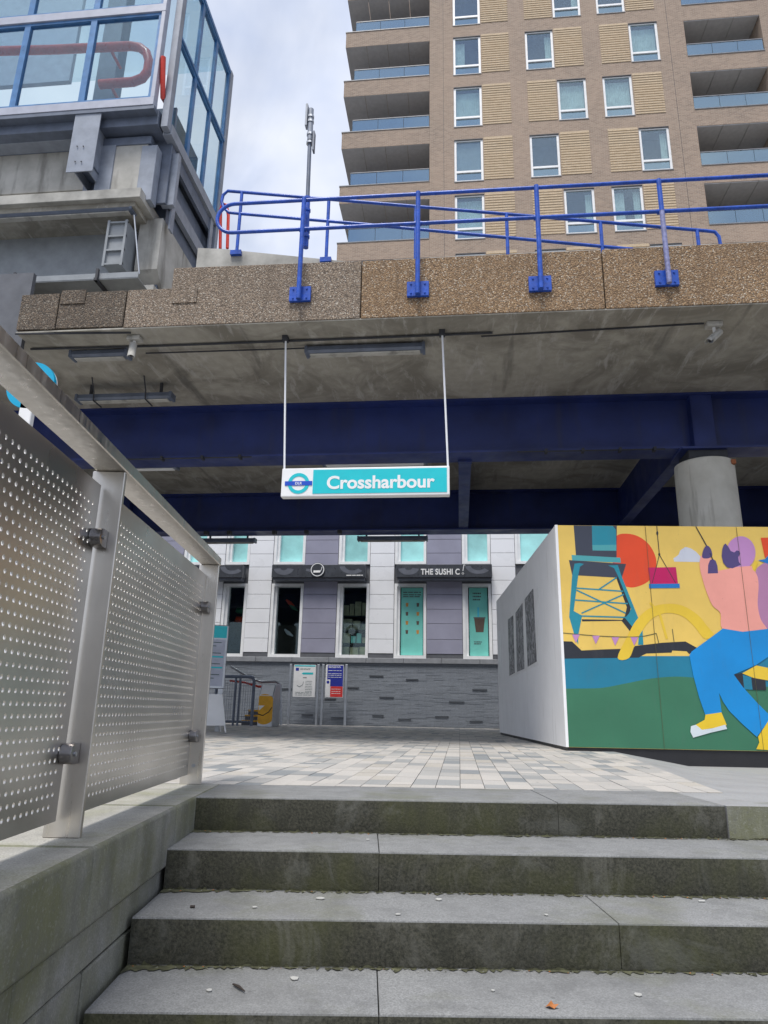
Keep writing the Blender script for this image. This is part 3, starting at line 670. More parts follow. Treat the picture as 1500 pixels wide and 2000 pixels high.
gbx('end_plate', m_grey, XS-1.6, XS-.11, YBk+.003, YBk+.13, 6.06, Zsd+.1); gbx('side_head', m_frameblue, XS-.1, XS+.02, y0s, YBk, Zt2+.002, Zt2+.09)
gbx('floor', m_grey, XL, XS-.13, YF+.11, YBk, Zs-.42, Zs-.12)
gbx('fascia_soffit', m_grey, XL, X0+.02, YF-.04, YF+.35, Zs-.24, Zs-.162)
gbx('roof', m_glassbox, XL, XS-.15, YF+.2, YBk, Zt2+.1, Zt2+.25)
gbx('inner_column', m_grey, pY(196, 100, 10.3).x, pY(232, 100, 10.3).x, 10.3, 10.6, Zs-.12, Zt+.9)
gbx('inner_panel', m_silver, pY(-80, 100, 11.0).x, pY(145, 100, 11.0).x, 11.0, 11.1, pY(100, 160, 11.0).z, pY(100, -60, 11.0).z)
rh = thing('red_handrail', 'thick red tubular handrail curving inside the glass lobby', 'handrail', pY(200, 185, 9.9))
p = lambda x, y, Y=9.9: pY(x, y, Y)
MB().tube([p(-90, 102), p(105, 97), p(255, 90), p(273, 93), p(286, 103), p(291, 120), p(288, 140), p(278, 153), p(260, 160), p(195, 165)], .085, 12).build('rail', m_red, rh, smooth=True)
a = p(214, 164); MB().tube([a, (a.x, 10.35, a.z)], .03, 8).build('wall_bracket', m_red, rh); a = p(214, 93); MB().tube([a, (a.x, 10.35, a.z)], .03, 8).build('wall_bracket', m_red, rh)
rh2 = thing('red_handrail', 'red handrail end seen in the open corner beside the side glazing', 'handrail', V((X0+.04, 9.7, Zs)))
MB().tube([pX(319, 112, X0+.05), pX(318, 150, X0+.05), pX(318, 190, X0+.05), pX(345, 235, X0-.1)], .045, 10).build('rail', m_red, rh2, smooth=True)
rh3 = thing('red_handrail', 'slim red loop handrail at the back corner of the glass lobby', 'handrail', pY(440, 490, 10.6))
MB().tube([pY(444, 485, 10.6), pY(446, 420, 10.6), pY(442, 400, 10.6), pY(435, 398, 10.6), pY(431, 410, 10.6), pY(430, 486, 10.6)], .03, 8).build('rail', m_red, rh3, smooth=True)

cpf = thing('concrete_platform', 'stained concrete platform edge with steel brackets below the glass lobby', 'platform', (X0-2, 9.6, 6.1))
def cpb(nm, m, x0, y0, x1, y1, Y, d, bevel=.006): return pbox(x0, y0, x1, y1, Y, d).build(nm, m, cpf, bevel=bevel)
cpb('steel_channel', m_greyl, -300, 262, 147, 277, 9.35, .25)
cpb('platform_wall', m_concp, -300, 296, 205, 374, 9.62, 1.2)
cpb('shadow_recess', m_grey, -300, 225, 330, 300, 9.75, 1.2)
hb = pbox(148, 222, 180, 334, YF-.02, .02)
for sx in (0, 1):
    a = pY(150 if not sx else 177, 300, YF); hb.box(a.x-.008, a.x+.008, YF, YF+.5, pY(160, 334, YF).z, pY(160, 226, YF).z)
hb = hb.build('hanger_bracket', m_greyl, cpf)
for x, y in ((151, 286), (163, 286), (147, 316), (159, 316)): a = pY(x, y, YF-.03); MB().tube([a, a+V((0, -.012, 0))], .012, 6).build('bolt', m_dark, hb)
for k in range(3): a = pY(183, 285+k*22, YF+.15); MB().box(a.x-.28, a.x+.03, YF+.02, YF+.45, a.z-.01, a.z+.01).build('bracket_rib', m_grey, hb)
cpb('steel_cladding', m_grey, 186, 216, 322, 400, 9.55, .05)
cpb('corner_pad', m_concp, 214, 284, 277, 374, 9.36, .18); cpb('pad_plate', m_greyl, 196, 284, 213, 372, 9.33, .2); cpb('pad_plate', m_greyl, 278, 284, 294, 390, 9.34, .2)
cpb('pad_head', m_grey, 196, 268, 294, 283, 9.34, .2)
cpb('ledge', m_conc, -300, 374, 272, 392, 9.15, .9)
cpb('ledge_lower', m_soffit, -300, 393, 262, 410, 9.25, 1.5)
cpb('recess_back', m_duct, -300, 426, 262, 600, 9.9, .3)
MB().box(-16, -5.2, 9.5, 9.7, 6.055, 6.75).build('void_shade_wall', m_base, cpf)  # dark wall added so the gap under the cable tray reads as shade
xr = pY(318, 400, 9.55).x
MB().box(xr-.02, XS-.02, 9.6, YBk, Zsd-.5, Zsd-.23).build('side_fascia', m_grey, cpf)
MB().box(XS-.6, XS-.16, 9.9, YBk+.1, 6.06, Zsd-.51).build('side_cladding', m_grey, cpf)
MB().box(XS-.13, XS-.04, 9.9, YBk, Zsd-1.25, Zsd-1.0).build('side_channel', m_greyl, cpf)
a = pX(330, 420, XS-.05)
MB().prism([V((XS-.10, 9.7, pX(306, 405, XS-.10).z)), V((XS-.10, YBk-.3, pX(306, 405, XS-.10).z)), V((XS-.10, YBk-.3, 6.06)), V((XS-.10, 9.7, pX(306, 405, XS-.10).z-1.0))], (-.4, 0, 0)).build('side_wall', m_concp, cpf)
MB().box(XS-1.2, XS-.12, 9.7, YBk-.3, 6.06, pX(306, 405, XS-.10).z-1.3).build('side_pier', m_conc, cpf)
for sgn, y_ in ((0, 240), (1, 330)): 
    yy = 9.75+sgn*(YBk-10.0); MB().box(XS-.02, XS+.01, yy, yy+.14, 6.3+2*(1-sgn), Zsd-.2).build('side_flat', m_greyl, cpf)
cpb('side_channel', m_greyl, 326, 300, 338, 400, 9.62, .1)
tr = thing('cable_tray', 'galvanised cable tray hung under the concrete platform', 'cable tray', pY(100, 550, 8.9))
a, b = pY(-200, 556, 8.95), pY(268, 552, 8.95); zt0 = (a.z+b.z)/2
MB().box(a.x, b.x, 8.95, 9.5, zt0, zt0+.015).box(a.x, b.x, 8.945, 8.96, zt0+.015, zt0+.11).box(a.x, b.x, 9.49, 9.505, zt0+.015, zt0+.11).build('tray', m_duct, tr)
for x in (30, 190): c_ = pY(x, 540, 8.93); MB().box(c_.x-.025, c_.x+.025, 8.88, 9.55, zt0-.05, zt0-.005).box(c_.x-.02, c_.x+.02, 8.9, 8.94, zt0-.05, zt0+.17).build('hanger', m_dark, tr)
ld = thing('louvred_box', 'grey louvred cable box above the cable tray', 'box', pY(225, 525, 9.35))
a, b = pY(203, 520, 9.4), pY(250, 432, 9.4); MB().box(a.x, b.x, 9.4, 9.8, a.z, b.z).build('casing', m_duct, ld); 
for k in range(4): z = a.z+(b.z-a.z)*k/3.2; MB().box(a.x-.02, b.x+.02, 9.36, 9.399, z, z+.03).build('slat', m_duct, ld)
for x in (a.x, b.x): MB().box(x-.02, x+.02, 9.355, 9.398, a.z-.02, b.z).build('side_rail', m_duct, ld)
MB().tube([pY(262, 420, 9.3), pY(272, 535, 9.3)], .012, 6).build('rod', m_galv, ld)
strip(-60, 258, 424, 0, 'long strip light under the ledge of the concrete platform', Y=9.35, group='strip lights under the platform')

# ============================================================ brick tower
TY = 30.0; ST = 3.443
tw = thing('brick_tower', 'tall brown brick apartment tower with buff ribbed panels and glazed balconies', 'building', (4, TY, 0))
rows = [23.08+ST*k for k in range(-2, 6)]; WW, WH = 1.48, 2.63
def wall(x0, x1, z0, z1, holes, Y, dep, m):
    xs = sorted({x0, x1, *[h[0] for h in holes], *[h[1] for h in holes]}); zs = sorted({z0, z1, *[h[2] for h in holes], *[h[3] for h in holes]})
    mb = MB()
    for a, b in zip(xs, xs[1:]):
        for c, d in zip(zs, zs[1:]):
            mx_, mz_ = (a+b)/2, (c+d)/2
            if any(h[0] < mx_ < h[1] and h[2] < mz_ < h[3] for h in holes): continue
            mb.quad((a, Y, c), (b, Y, c), (b, Y, d), (a, Y, d))
    for h in holes:
        a, b, c, d = h; P = lambda x, z, y: (x, y, z)
        for (p_, q_) in (((a, c), (b, c)), ((b, c), (b, d)), ((b, d), (a, d)), ((a, d), (a, c))):
            mb.quad(P(*p_, Y), P(*q_, Y), P(*q_, Y+dep), P(*p_, Y+dep))
    return mb
holes = []; wins = []; pans = []
for i, z in enumerate(rows):
    odd = (i % 2) == 0                       # rows[2] = 23.08
    wins.append((.04, z, i, 0)); pans.append((1.56, z))
    bx_, bp_ = (5.45, 3.91) if odd else (3.90, 5.42)
    cx_, cp_ = (7.77, 9.29) if odd else (9.34, 7.82)
    wins += [(bx_, z, i, 1), (cx_, z, i, 2)]; pans += [(bp_, z), (cp_, z)]
holes = [(x, x+WW, z, z+WH) for x, z, i, k in wins]
holes += [(12.17, 16.0, z+.09, z+2.50) for z in rows]
# brick bands are hidden behind the deck low down, the same wall runs to the ground
wl_ = wall(-1.24, 26, 0, 50, holes, TY, .14, m_brick); wl_.quad((-1.24, TY, 0), (-1.24, 33, 0), (-1.24, 33, 50), (-1.24, TY, 50)); wl_.quad((26, TY, 0), (26, 44, 0), (26, 44, 50), (26, TY, 50)); wl_.quad((-1.24, TY, 50), (26, TY, 50), (26, 44, 50), (-1.24, 44, 50))
wl_.build('wall', m_brick, tw)
mb = MB().box(-5.2, 25.9, 33.0, 44, 0, 49.8); mb.build('core_wall', m_brick, tw)
for x in (-.5, 11.35): MB().box(x-.008, x+.008, TY-.004, TY-.0005, 10, 50).build('movement_joint', m_dark, tw)
# shared window meshes, local origin at the lower left corner on the wall face
def localmesh(mb, mat, name):
    o = mb.build(name, mat); me = o.data; bpy.data.objects.remove(o); return me
fw = .115
fm = MB()
for a in ((0, WW, .05, .14, 0, fw*.8), (0, WW, .05, .14, WH-fw, WH), (0, fw, .051, .139, fw*.8, WH-fw), (WW-fw, WW, .051, .139, fw*.8, WH-fw), (fw, WW-fw, .03, .13, .56, .56+fw)): fm.box(*a)
me_frame = localmesh(fm, m_frame, 'window')
me_pane = localmesh(MB().box(fw, WW-fw, .09, .10, .56+fw, WH-fw), m_glass, 'pane')
me_pane2 = localmesh(MB().box(fw, WW-fw, .09, .10, fw*.8, .56), m_glassbal, 'lower_pane')
rm = MB(); rm.quad((0, .9, 0), (WW, .9, 0), (WW, .9, WH), (0, .9, WH)); rm.quad((0, .15, 0), (0, .9, 0), (0, .9, WH), (0, .15, WH)); rm.quad((WW, .15, 0), (WW, .9, 0), (WW, .9, WH), (WW, .15, WH)); rm.quad((0, .15, 0), (WW, .15, 0), (WW, .9, 0), (0, .9, 0)); rm.quad((0, .15, WH), (WW, .15, WH), (WW, .9, WH), (0, .9, WH))
me_room = localmesh(rm, m_room, 'room')
def curt(a, b, z1=WH-.2):
    mb = MB(); n = int((b-a)/.045)
    for k in range(n):
        xa, xb = a+(b-a)*k/n, a+(b-a)*(k+1)/n; ya, yb_ = .26+.03*(k % 2), .26+.03*((k+1) % 2)
        mb.quad((xa, ya, .1), (xb, yb_, .1), (xb, yb_, z1), (xa, ya, z1))
    return localmesh(mb, m_curtain, 'curtain')
me_full, me_left, me_right, me_l2 = curt(.08, WW-.08), curt(.08, .5), curt(WW-.42, WW-.08), curt(.08, .62)
me_blind = localmesh(MB().box(.08, WW-.08, .2, .21, .5, WH-.1), m_blind, 'blind')
me_sill = localmesh(MB().box(-.01, WW+.01, -.03, .06, -.045, -.002), m_cap, 'sill'); me_head = localmesh(MB().box(0, WW, .0, .06, WH-.05, WH-.001), m_dark, 'head_flashing')
deco = {(2, 0): 'f', (3, 0): 'b', (4, 0): 'f', (5, 0): 'l', (2, 1): 'r', (3, 1): '', (4, 1): 'f', (5, 1): 'r', (6, 1): 'r', (2, 2): 'lr', (3, 2): 'r', (4, 2): 'f', (5, 2): 'f', (6, 2): '', (6, 0): ''}
for x, z, i, k in wins:
    wo_ = link('window', me_frame, tw, V((x, TY, z))-base[tw])
    for nm, me in (('pane', me_pane), ('lower_pane', me_pane2), ('room', me_room), ('sill', me_sill), ('head_flashing', me_head)): link(nm, me, wo_)
    for ch in deco.get((i, k), 'f'): link('blind' if ch == 'b' else 'curtain', {'f': me_full, 'l': me_l2, 'r': me_right, 'b': me_blind}[ch], wo_)
pb = MB()
pb.box(0, 1.47, -.006, -.001, .02, WH+.05)
nr_ = 17
for k in range(nr_): z = .04+k*(WH-.0)/nr_; pb.box(.0, 1.47, -.028, -.006, z, z+.085)
me_pan = localmesh(pb, m_ybrick, 'buff_brick_panel')
for x, z in pans: link('buff_brick_panel', me_pan, tw, V((x, TY, z))-base[tw])
# balconies: brick upstand, soffit boards, glass panes
def balcony(x0, x1, z, left):
    zs_, zt_ = z+.11-1.05, z+.11
    if left:
        ups = MB().box(x0, x1, TY-.0, TY+.22, zs_, zt_).box(x0, x0+.22, TY+.221, 33.0, zs_, zt_)
        ups.build('brick_upstand', m_brick, tw)
        cap_ = MB().box(x0-.03, x1, TY-.03, TY+.25, zt_+.001, zt_+.05).box(x0-.03, x0+.25, TY+.251, 33, zt_+.001, zt_+.05).build('coping', m_cap, tw)
        n = 4
    else:
        MB().box(x0-.0, x1, TY-.03, TY+.3, zt_-.02, zt_+.03).build('coping', m_cap, tw); n = 3
        MB().box(x0, x1, TY+.31, 33, zt_-.3, zt_).build('floor_slab', m_conc, tw)
    zb_ = zs_+.012 if left else z+2.49
    for k in range(n):
        a, b = x0+(x1-x0)*k/n, x0+(x1-x0)*(k+1)/n
        MB().box(a+.012, b-.012, TY+.02, 32.98, zb_-.03 if not left else zb_-.025, zb_).build('soffit_board', m_balsof, tw)
    gx0 = x0+.5 if left else x0+.02; gx1 = x1-.02; gy = TY+.3 if left else TY+.05; zg = zt_+.055 if left else zt_+.035; zh = zt_+1.05 if left else zt_+.80
    for k in range(3):
        a, b = gx0+(gx1-gx0)*k/3, gx0+(gx1-gx0)*(k+1)/3; MB().box(a+.01, b-.01, gy, gy+.015, zg, zh).build('balustrade_pane', m_glassbal, tw)
    MB().box(gx0, gx1, gy-.02, gy+.035, zh+.001, zh+.05).build('balustrade_rail', m_cap, tw)
    if left: MB().box(gx0-.015, gx0, gy, 32.9, zg, zh).build('balustrade_pane', m_glassbal, tw); MB().box(gx0-.03, gx0+.01, gy+.036, 32.9, zh+.001, zh+.05).build('balustrade_rail', m_cap, tw)
    else:
        MB().box(x1-.9, x1-.02, 31.9, 31.95, zt_+.02, z+2.45).build('balcony_screen', m_glassbal, tw)
        MB().quad((x0, TY+.14, zt_-.02), (x0, 33, zt_-.02), (x0, 33, z+2.50), (x0, TY+.14, z+2.50)).quad((x1, TY+.14, zt_-.02), (x1, 33, zt_-.02), (x1, 33, z+2.50), (x1, TY+.14, z+2.50)).build('recess_wall', m_brick, tw)
for z in rows[0:]:
    if z < 45: balcony(-5.9, -1.245, z, True); balcony(12.17, 16.0, z, False)
# ============================================================ shop building across the plaza
SY = 22.5
sh = thing('shop_building', 'white and lilac panelled shop building above a dark slate wall', 'building', (-3, SY, 0))
sX = lambda x, y=1283: pY(x, y, SY).x
zc0, zc1 = pY(720, 1295, SY).z, pY(720, 1285, SY).z           # stone capping
MB().box(-22, 9, SY+.02, SY+.5, -.15, zc0).build('slate_wall', m_slate, sh)
for k in range(26):
    x = -22+31*k/26; MB().box(x+.003, x+31/26-.003, SY-.05, SY+.5, zc0+.001, zc1).build('capping_stone', m_cappiece, sh, bevel=.01)
for x, y in ((735, 1320), (805, 1327), (755, 1362), (892, 1371), (937, 1347), (738, 1398), (790, 1405), (863, 1400), (930, 1409), (690, 1343), (660, 1402), (600, 1396), (645, 1365), (558, 1345)):
    a = pY(x, y, SY); wd = random.uniform(.34, .48); MB().box(a.x-wd/2, a.x+wd/2, SY-.006, SY+.03, a.z-.02, a.z+.02).build('slate_ledge', m_slate_piece, sh)
rng = random.Random(3)
mb = MB()
for k in range(420):      # proud slate slips, too many and thin to pick apart
    x, z = rng.uniform(-8.2, 1.4), rng.uniform(0, zc0-.05); wd = rng.uniform(.2, .6); mb.box(x, x+wd, SY+.02-rng.uniform(.002, .007), SY+.021, z, z+.034)
mb.build('slate_slips', m_slate, sh, kind='stuff')
ZW = zc1; ZG1 = pY(560, 1140, SY).z; ZF0, ZF1 = pY(620, 1132, SY).z, pY(620, 1103, SY).z; ZTOP = 9.0
joints = [pY(500, y, SY).z for y in (1274, 1246.5, 1216.5, 1189, 1161, 1134, 1108, 1082.5)]
pz = (joints[-1]-joints[0])/7; joints += [joints[-1]+pz*k for k in range(1, 9)]; joints = [z for z in joints if z < ZTOP]
cols = [('w', sX(390), sX(425)), ('w', sX(474.5), sX(522)), ('p', sX(587), sX(654)), ('w', sX(719), sX(768)), ('p', sX(833), sX(904)), ('w', sX(963), sX(1012)), ('w', sX(1100), sX(1150)), ('p', -11.5, sX(340)), ('w', -14, -12.6)]
for kd, a, b in cols:
    MB().box(a, b, SY+.001, SY+.36, ZW, ZTOP).build('pier', m_base, sh)
    MB().box(a+.005, b-.005, SY-.03, SY, ZW+.001, joints[0]-.006).build('base_panel', m_base, sh)
    for z0, z1 in zip(joints, joints[1:]):
        MB().box(a+.004, b-.004, SY-.045, SY, z0+.006, z1-.006).build('cladding_panel', m_whitemetal if kd == 'w' else m_purple, sh, bevel=.004)
spans = [(sX(425), sX(474.5)), (sX(522), sX(587)), (sX(654), sX(719)), (sX(768), sX(833)), (sX(904), sX(963)), (sX(1012), sX(1100)), (sX(340), sX(390))]
def shopwin(a, b, z0, z1, gl, poster=None):
    wd = .09; dpt = SY+.2
    f = MB().box(a, b, SY-.02, dpt+.06, z0, z0+wd).box(a, b, SY-.02, dpt+.06, z1-wd, z1).box(a, a+wd, SY-.019, dpt+.059, z0+wd, z1-wd).box(b-wd, b, SY-.019, dpt+.059, z0+wd, z1-wd)
    f.box(a+wd, a+wd*2.0, SY+.06, dpt+.05, z0+wd, z1-wd)
    fo = f.build('shop_window', m_frame, sh); p_ = MB().box(a+wd*2, b-wd, dpt, dpt+.012, z0+wd, z1-wd).build('pane', gl, fo)
    return fo, a+wd*2, b-wd, z0+wd, z1-wd, dpt
W4 = []
for k, (a, b) in enumerate(spans):
    W4.append(shopwin(a+.01, b-.01, ZW+.002, ZG1, m_glassshop))
    MB().box(a, b, SY+.05, SY+.36, ZG1+.002, ZF1).build('head_panel', m_base, sh)
    shopwin(a+.01, b-.01, ZF1+.01, ZTOP-.5, m_tealreflect)
    MB().box(a, b, SY, SY+.36, ZTOP-.49, ZTOP).build('head_panel', m_whitemetal, sh)
MB().box(-14, 9, SY+.37, 29.8, ZG1+.1, ZG1+.35).build('upper_floor', m_interior, sh); MB().box(-14, 9, SY+.37, 29.8, ZTOP-.2, ZTOP).build('roof', m_base, sh)
MB().box(-14, 9, 25.5, 25.7, ZW, ZG1+.1).build('rear_wall', m_interior, sh); MB().box(-14, 9, 26.5, 26.7, ZG1+.35, ZTOP-.2).build('rear_wall', m_blind, sh)
MB().box(-14, 9, SY+.37, 25.5, ZW-.2, ZW-.02).build('shop_floor', m_interior, sh)
for x in (-14.2, 9): MB().box(x, x+.2, SY, 29.8, -.15, ZTOP).build('end_wall', m_whitemetal, sh)
# posters in two windows
def poster(k, items):
    fo, a, b, z0, z1, y = W4[k]
    po = MB().box(a+.03, b-.03, y-.012, y-.003, z0+.02, z1-.02).build('poster', m_tealposter, fo)
    return a+.03, b-.03, z0+.02, z1-.02, y-.0125
g_cup = m_carton
pr_ = thing('window_poster', 'turquoise poster with rows of small drinks in the shop window', 'poster', (W4[3][1], SY+.19, W4[3][3]))
def post_obj(t, k):
    fo, a, b, z0, z1, y = W4[k]; MB().box(a+.03, b-.03, y-.014, y-.004, z0+.02, z1-.02).build('sheet', m_tealposter, t); return a+.03, b-.03, z0+.02, z1-.02, y-.0145
a, b, z0, z1, y = post_obj(pr_, 3); wd, hg = b-a, z1-z0
m_cupbrown = simple('cup_brown', (.10, .07, .055), .6); m_orange = simple('cup_orange', (.55, .25, .05), .6); m_straw = simple('straw_blue', lin(60, 185, 215), .5)
for i in range(4):
    for j in range(2):
        cx, cz = a+wd*(.27+.5*j), z0+hg*(.34+.135*i); r = .045
        MB().prism([V((cx-r, y, cz+.06)), V((cx+r, y, cz+.06)), V((cx+r*.75, y, cz-.06)), V((cx-r*.75, y, cz-.06))], (0, -.002, 0)).build('drink', (m_cupbrown, m_orange)[(i+j) % 2], pr_)
m_print = simple('faint_print', (.09, .14, .14), .7)
def lines(t, a, b, zs_, y, m, hgt=.03, r=random.Random(5)):
    mb = MB()
    for z in zs_:
        x = a
        while x < b-.03:
            l = r.uniform(.05, .16)*(b-a)/.5; mb.box(x, min(x+l, b), y-.002, y, z, z+hgt); x += l+.02*(b-a)/.5
    mb.build('printed_lines', m, t)
lines(pr_, a+.06, b-.06, (z1-.16, z1-.24, z1-.3), y, m_print, .035)
p2 = thing('window_poster', 'turquoise poster of one large cup with a straw in the shop window', 'poster', (W4[4][1], SY+.19, W4[4][3]))
a, b, z0, z1, y = post_obj(p2, 4); wd, hg = b-a, z1-z0; cx = (a+b)/2+.03
MB().prism([V((cx-.17, y, z0+hg*.55)), V((cx+.17, y, z0+hg*.55)), V((cx+.12, y, z0+hg*.345)), V((cx-.12, y, z0+hg*.345))], (0, -.003, 0)).build('cup', m_cupbrown, p2)
MB().box(cx-.19, cx+.19, y-.005, y, z0+hg*.55+.002, z0+hg*.565).build('cup_lid', m_base, p2); MB().box(cx-.06, cx-.01, y-.004, y, z0+hg*.57, z0+hg*.71).build('straw', m_straw, p2)
lines(p2, a+.12, b-.2, (z1-.2, z1-.3, z1-.4), y, m_print, .05); lines(p2, a+.14, b-.2, (z0+.42, z0+.36), y, m_print, .035)
# goods behind the glass
fo, a, b, z0, z1, y = W4[2]
sf = thing('display_shelf', 'dark shelving rack behind the shop window full of cartons', 'shelf', ((a+b)/2, SY+.7, ZW-.02))
for k, z in enumerate((z0+.02, z0+.42, z0+.86, z0+1.32)): MB().box(a-.1, b+.2, SY+.55, SY+.95, z-.03, z).build('shelf', m_interior, sf)
for x in (a-.1, b+.2): MB().box(x, x+.03, SY+.56, SY+.94, ZW-.018, z0+2.1).build('upright', m_interior, sf)
MB().box(a-.1, b+.2, SY+.955, SY+.97, ZW-.018, z0+2.1).build('back_board', m_interior, sf)
rg = random.Random(11)
for k, z in enumerate((z0+.02, z0+.42, z0+.86, z0+1.32)):
    x = a-.05
    while x < b+.05:
        w_ = rg.uniform(.14, .30); h_ = rg.uniform(.18, .36) if k < 3 else rg.uniform(.3, .5); m_ = m_tealposter if (k == 1 and x > a+.22 and x < a+.45) else m_carton
        tag(MB().box(x, x+w_, SY+.58, SY+.8, z+.001, z+h_).build('carton', m_, bevel=.006), 'turquoise carton on the shop display shelf' if m_ is m_tealposter else ('brown carton on the lowest display shelf behind the shop window', 'brown carton on the second display shelf up behind the shop window', 'brown carton on the third display shelf up behind the shop window', 'tall brown carton on the top display shelf behind the shop window')[k], 'box', 'cartons in the shop window'); x += w_+.03
for k, (c_, x, z, m_) in enumerate((('red', .35, 1.75, 'sun'), ('green', .5, 1.6, 'green'), ('pale', .35, .75, 'cloud'))):
    fo, a, b, z0, z1, y = W4[1]; cc = V((a+x*.8, SY+.75, z0+z)); 
    o_ = MB().tube([cc+V((-.14, 0, .12)), cc, cc+V((.16, 0, -.1))], [.03, .07, .02], 10).build('hanging_decoration', PM[m_], smooth=True); tag(o_, 'dim %s ornament hanging inside the dark shop window' % c_, 'decoration')
fo, a, b, z0, z1, y = W4[0]
for c_, z, m_ in (('green', 1.45, 'green'), ('red', 1.15, 'sun')):
    cc = V((b-.35, SY+.8, z0+z)); MB_ = MB().tube([cc+V((-.16, 0, 0)), cc+V((-.1, 0, .05)), cc+V((.1, 0, .05)), cc+V((.16, 0, 0))], [.03, .1, .1, .03], 12).build('paper_lantern', PM[m_], smooth=True); tag(MB_, '%s paper lantern inside the shop window by the totem board' % c_, 'lantern')
# fascia boards
def fascia(x0, x1, label, kind):
    a, b = pY(x0, 1115, SY-.4).x, pY(x1, 1115, SY-.4).x; z0, z1 = pY(640, 1128, SY-.4).z, pY(640, 1103, SY-.4).z
    t = thing('shop_fascia', label, 'sign', (a, SY-.4, z0))
    MB().box(a, b, SY-.42, SY-.052, z0, z1).build('board', m_fascia, t, bevel=.012)
    MB().box(a+.04, b-.04, SY-.36, SY-.055, z0-.07, z0-.002).build('canopy_lip', m_fascia2, t)
    yy = SY-.4205; wv = b-a
    def swirl(cx, cz, r0, r1, a0, a1):
        n = 14; out = [V((cx+r1*math.cos(a0+(a1-a0)*k/n), yy, max(z0+.012, min(z1-.012, cz+r1*.7*math.sin(a0+(a1-a0)*k/n))))) for k in range(n+1)]
        inn = [V((cx+r0*math.cos(a1+(a0-a1)*k/n), yy, max(z0+.012, min(z1-.012, cz+r0*.7*math.sin(a1+(a0-a1)*k/n))))) for k in range(n+1)]
        out = [V((max(a+.01, min(b-.01, p.x)), p.y, p.z)) for p in out+inn]; MB().prism(out, (0, -.003, 0)).build('swirl', m_fascia2, t)
    swirl(a+wv*.13, z0+.32, .12, .34, 3.3, 6.1); swirl(b-wv*.14, z1-.02, .25, .42, 3.3, 5.6); swirl(a+wv*.36, z0, .3, .42, .3, 1.5)
    return t, a, b, z0, z1, yy
t, a, b, z0, z1, yy = fascia(531, 714, 'charcoal shop fascia board with a round fish bowl logo', 's')
cx, cz = pY(620.5, 1113, yy).x, pY(620.5, 1113, yy).z
annulus(MB(), (cx, yy-.005, cz), 0, .235, Xv, Zv, (0, -.03, 0), 36).build('logo_disc', m_fascia, t); annulus(MB(), (cx, yy-.037, cz), .195, .22, Xv, Zv, (0, -.004, 0), 36).build('logo_ring', m_frame, t)
MB().box(cx-.13, cx+.09, yy-.04, yy-.0365, cz-.075, cz-.025).build('logo_word', m_white, t); MB().tube([(cx-.13, yy-.04, cz-.09), (cx+.08, yy-.04, cz-.09), (cx+.12, yy-.04, cz-.02), (cx+.15, yy-.04, cz+.09)], .012, 6).build('logo_stroke', m_white, t)
lines(t, b-.62, b-.08, (z0+.055,), yy-.003, m_white, .028)
t, a, b, z0, z1, yy = fascia(774, 961, 'charcoal shop fascia board reading THE SUSHI Co in white capitals', 's')
lx0, lx1 = pY(822, 1122, yy).x, pY(898, 1122, yy).x
lettering('shop_name', 'THE SUSHI C', .26, ((lx0+lx1)/2, yy-.005, pY(860, 1122, yy).z), Xv, Zv, m_white, t, .026, .006, spacing=1.06, fitw=lx1-lx0)
lettering('shop_name_end', 'o', .14, (lx1+.1, yy-.005, pY(860, 1122, yy).z), Xv, Zv, m_frame, t, 0, .006)
MB().tube([(lx1+.10, yy-.006, z0+.2), (lx1+.14, yy-.006, z1+.0), (lx1+.17, yy-.006, z1-.05)], .012, 6).build('logo_stroke', m_frame, t)
fascia(330, 474, 'charcoal shop fascia board partly behind the steel barrier', 's')

# ============================================================ street furniture on the plaza
def board(xa, xb, y0, y1, pxs, label, fn, Y=21.9):
    A, B = pY(xa, y1, Y), pY(xb, y0, Y); t = thing('information_board', label, 'sign', V(((A.x+B.x)/2, Y, 0)), 'information boards by the slate wall')
    for x in pxs: X = pY(x, 1330, Y).x; MB().box(X-.035, X+.035, Y-.03, Y+.03, 0, B.z+.02).build('post', m_galv, t, bevel=.006)
    MB().box(A.x, B.x, Y-.05, Y+.0, A.z, B.z).build('panel', m_white, t, bevel=.006); fn(t, A.x, B.x, A.z, B.z, Y-.0505); return t
def f1(t, a, b, z0, z1, y):
    MB().box(a+.02, b-.02, y-.003, y, z1-.05, z1-.01).build('header', m_teal, t); MB().box(a+.06, a+.16, y-.003, y, z1-.18, z1-.09).build('symbol', m_navy, t)
    MB().prism([V((a+.30, y, z1-.23)), V((b-.08, y, z1-.23)), V((b-.08, y, z1-.29)), V((a+.30, y, z1-.29)), V((a+.25, y, z1-.26))], (0, -.003, 0)).build('arrow', m_teal, t)
    lines(t, a+.2, b-.15, (z1-.12, z1-.15), y, m_print, .012); lines(t, a+.3, b-.25, (z1-.40,), y, m_black, .025); lines(t, a+.38, b-.1, [z1-.5-.05*k for k in range(7)], y, m_print, .012); lines(t, a+.08, b-.1, [z0+.05+.04*k for k in range(3)], y, m_print, .012)
    MB().tube([(a+.12, y-.002, z1-.62), (a+.2, y-.002, z1-.66), (a+.3, y-.002, z1-.6), (a+.32, y-.002, z1-.5)], .006, 4).build('map_line', m_print, t)
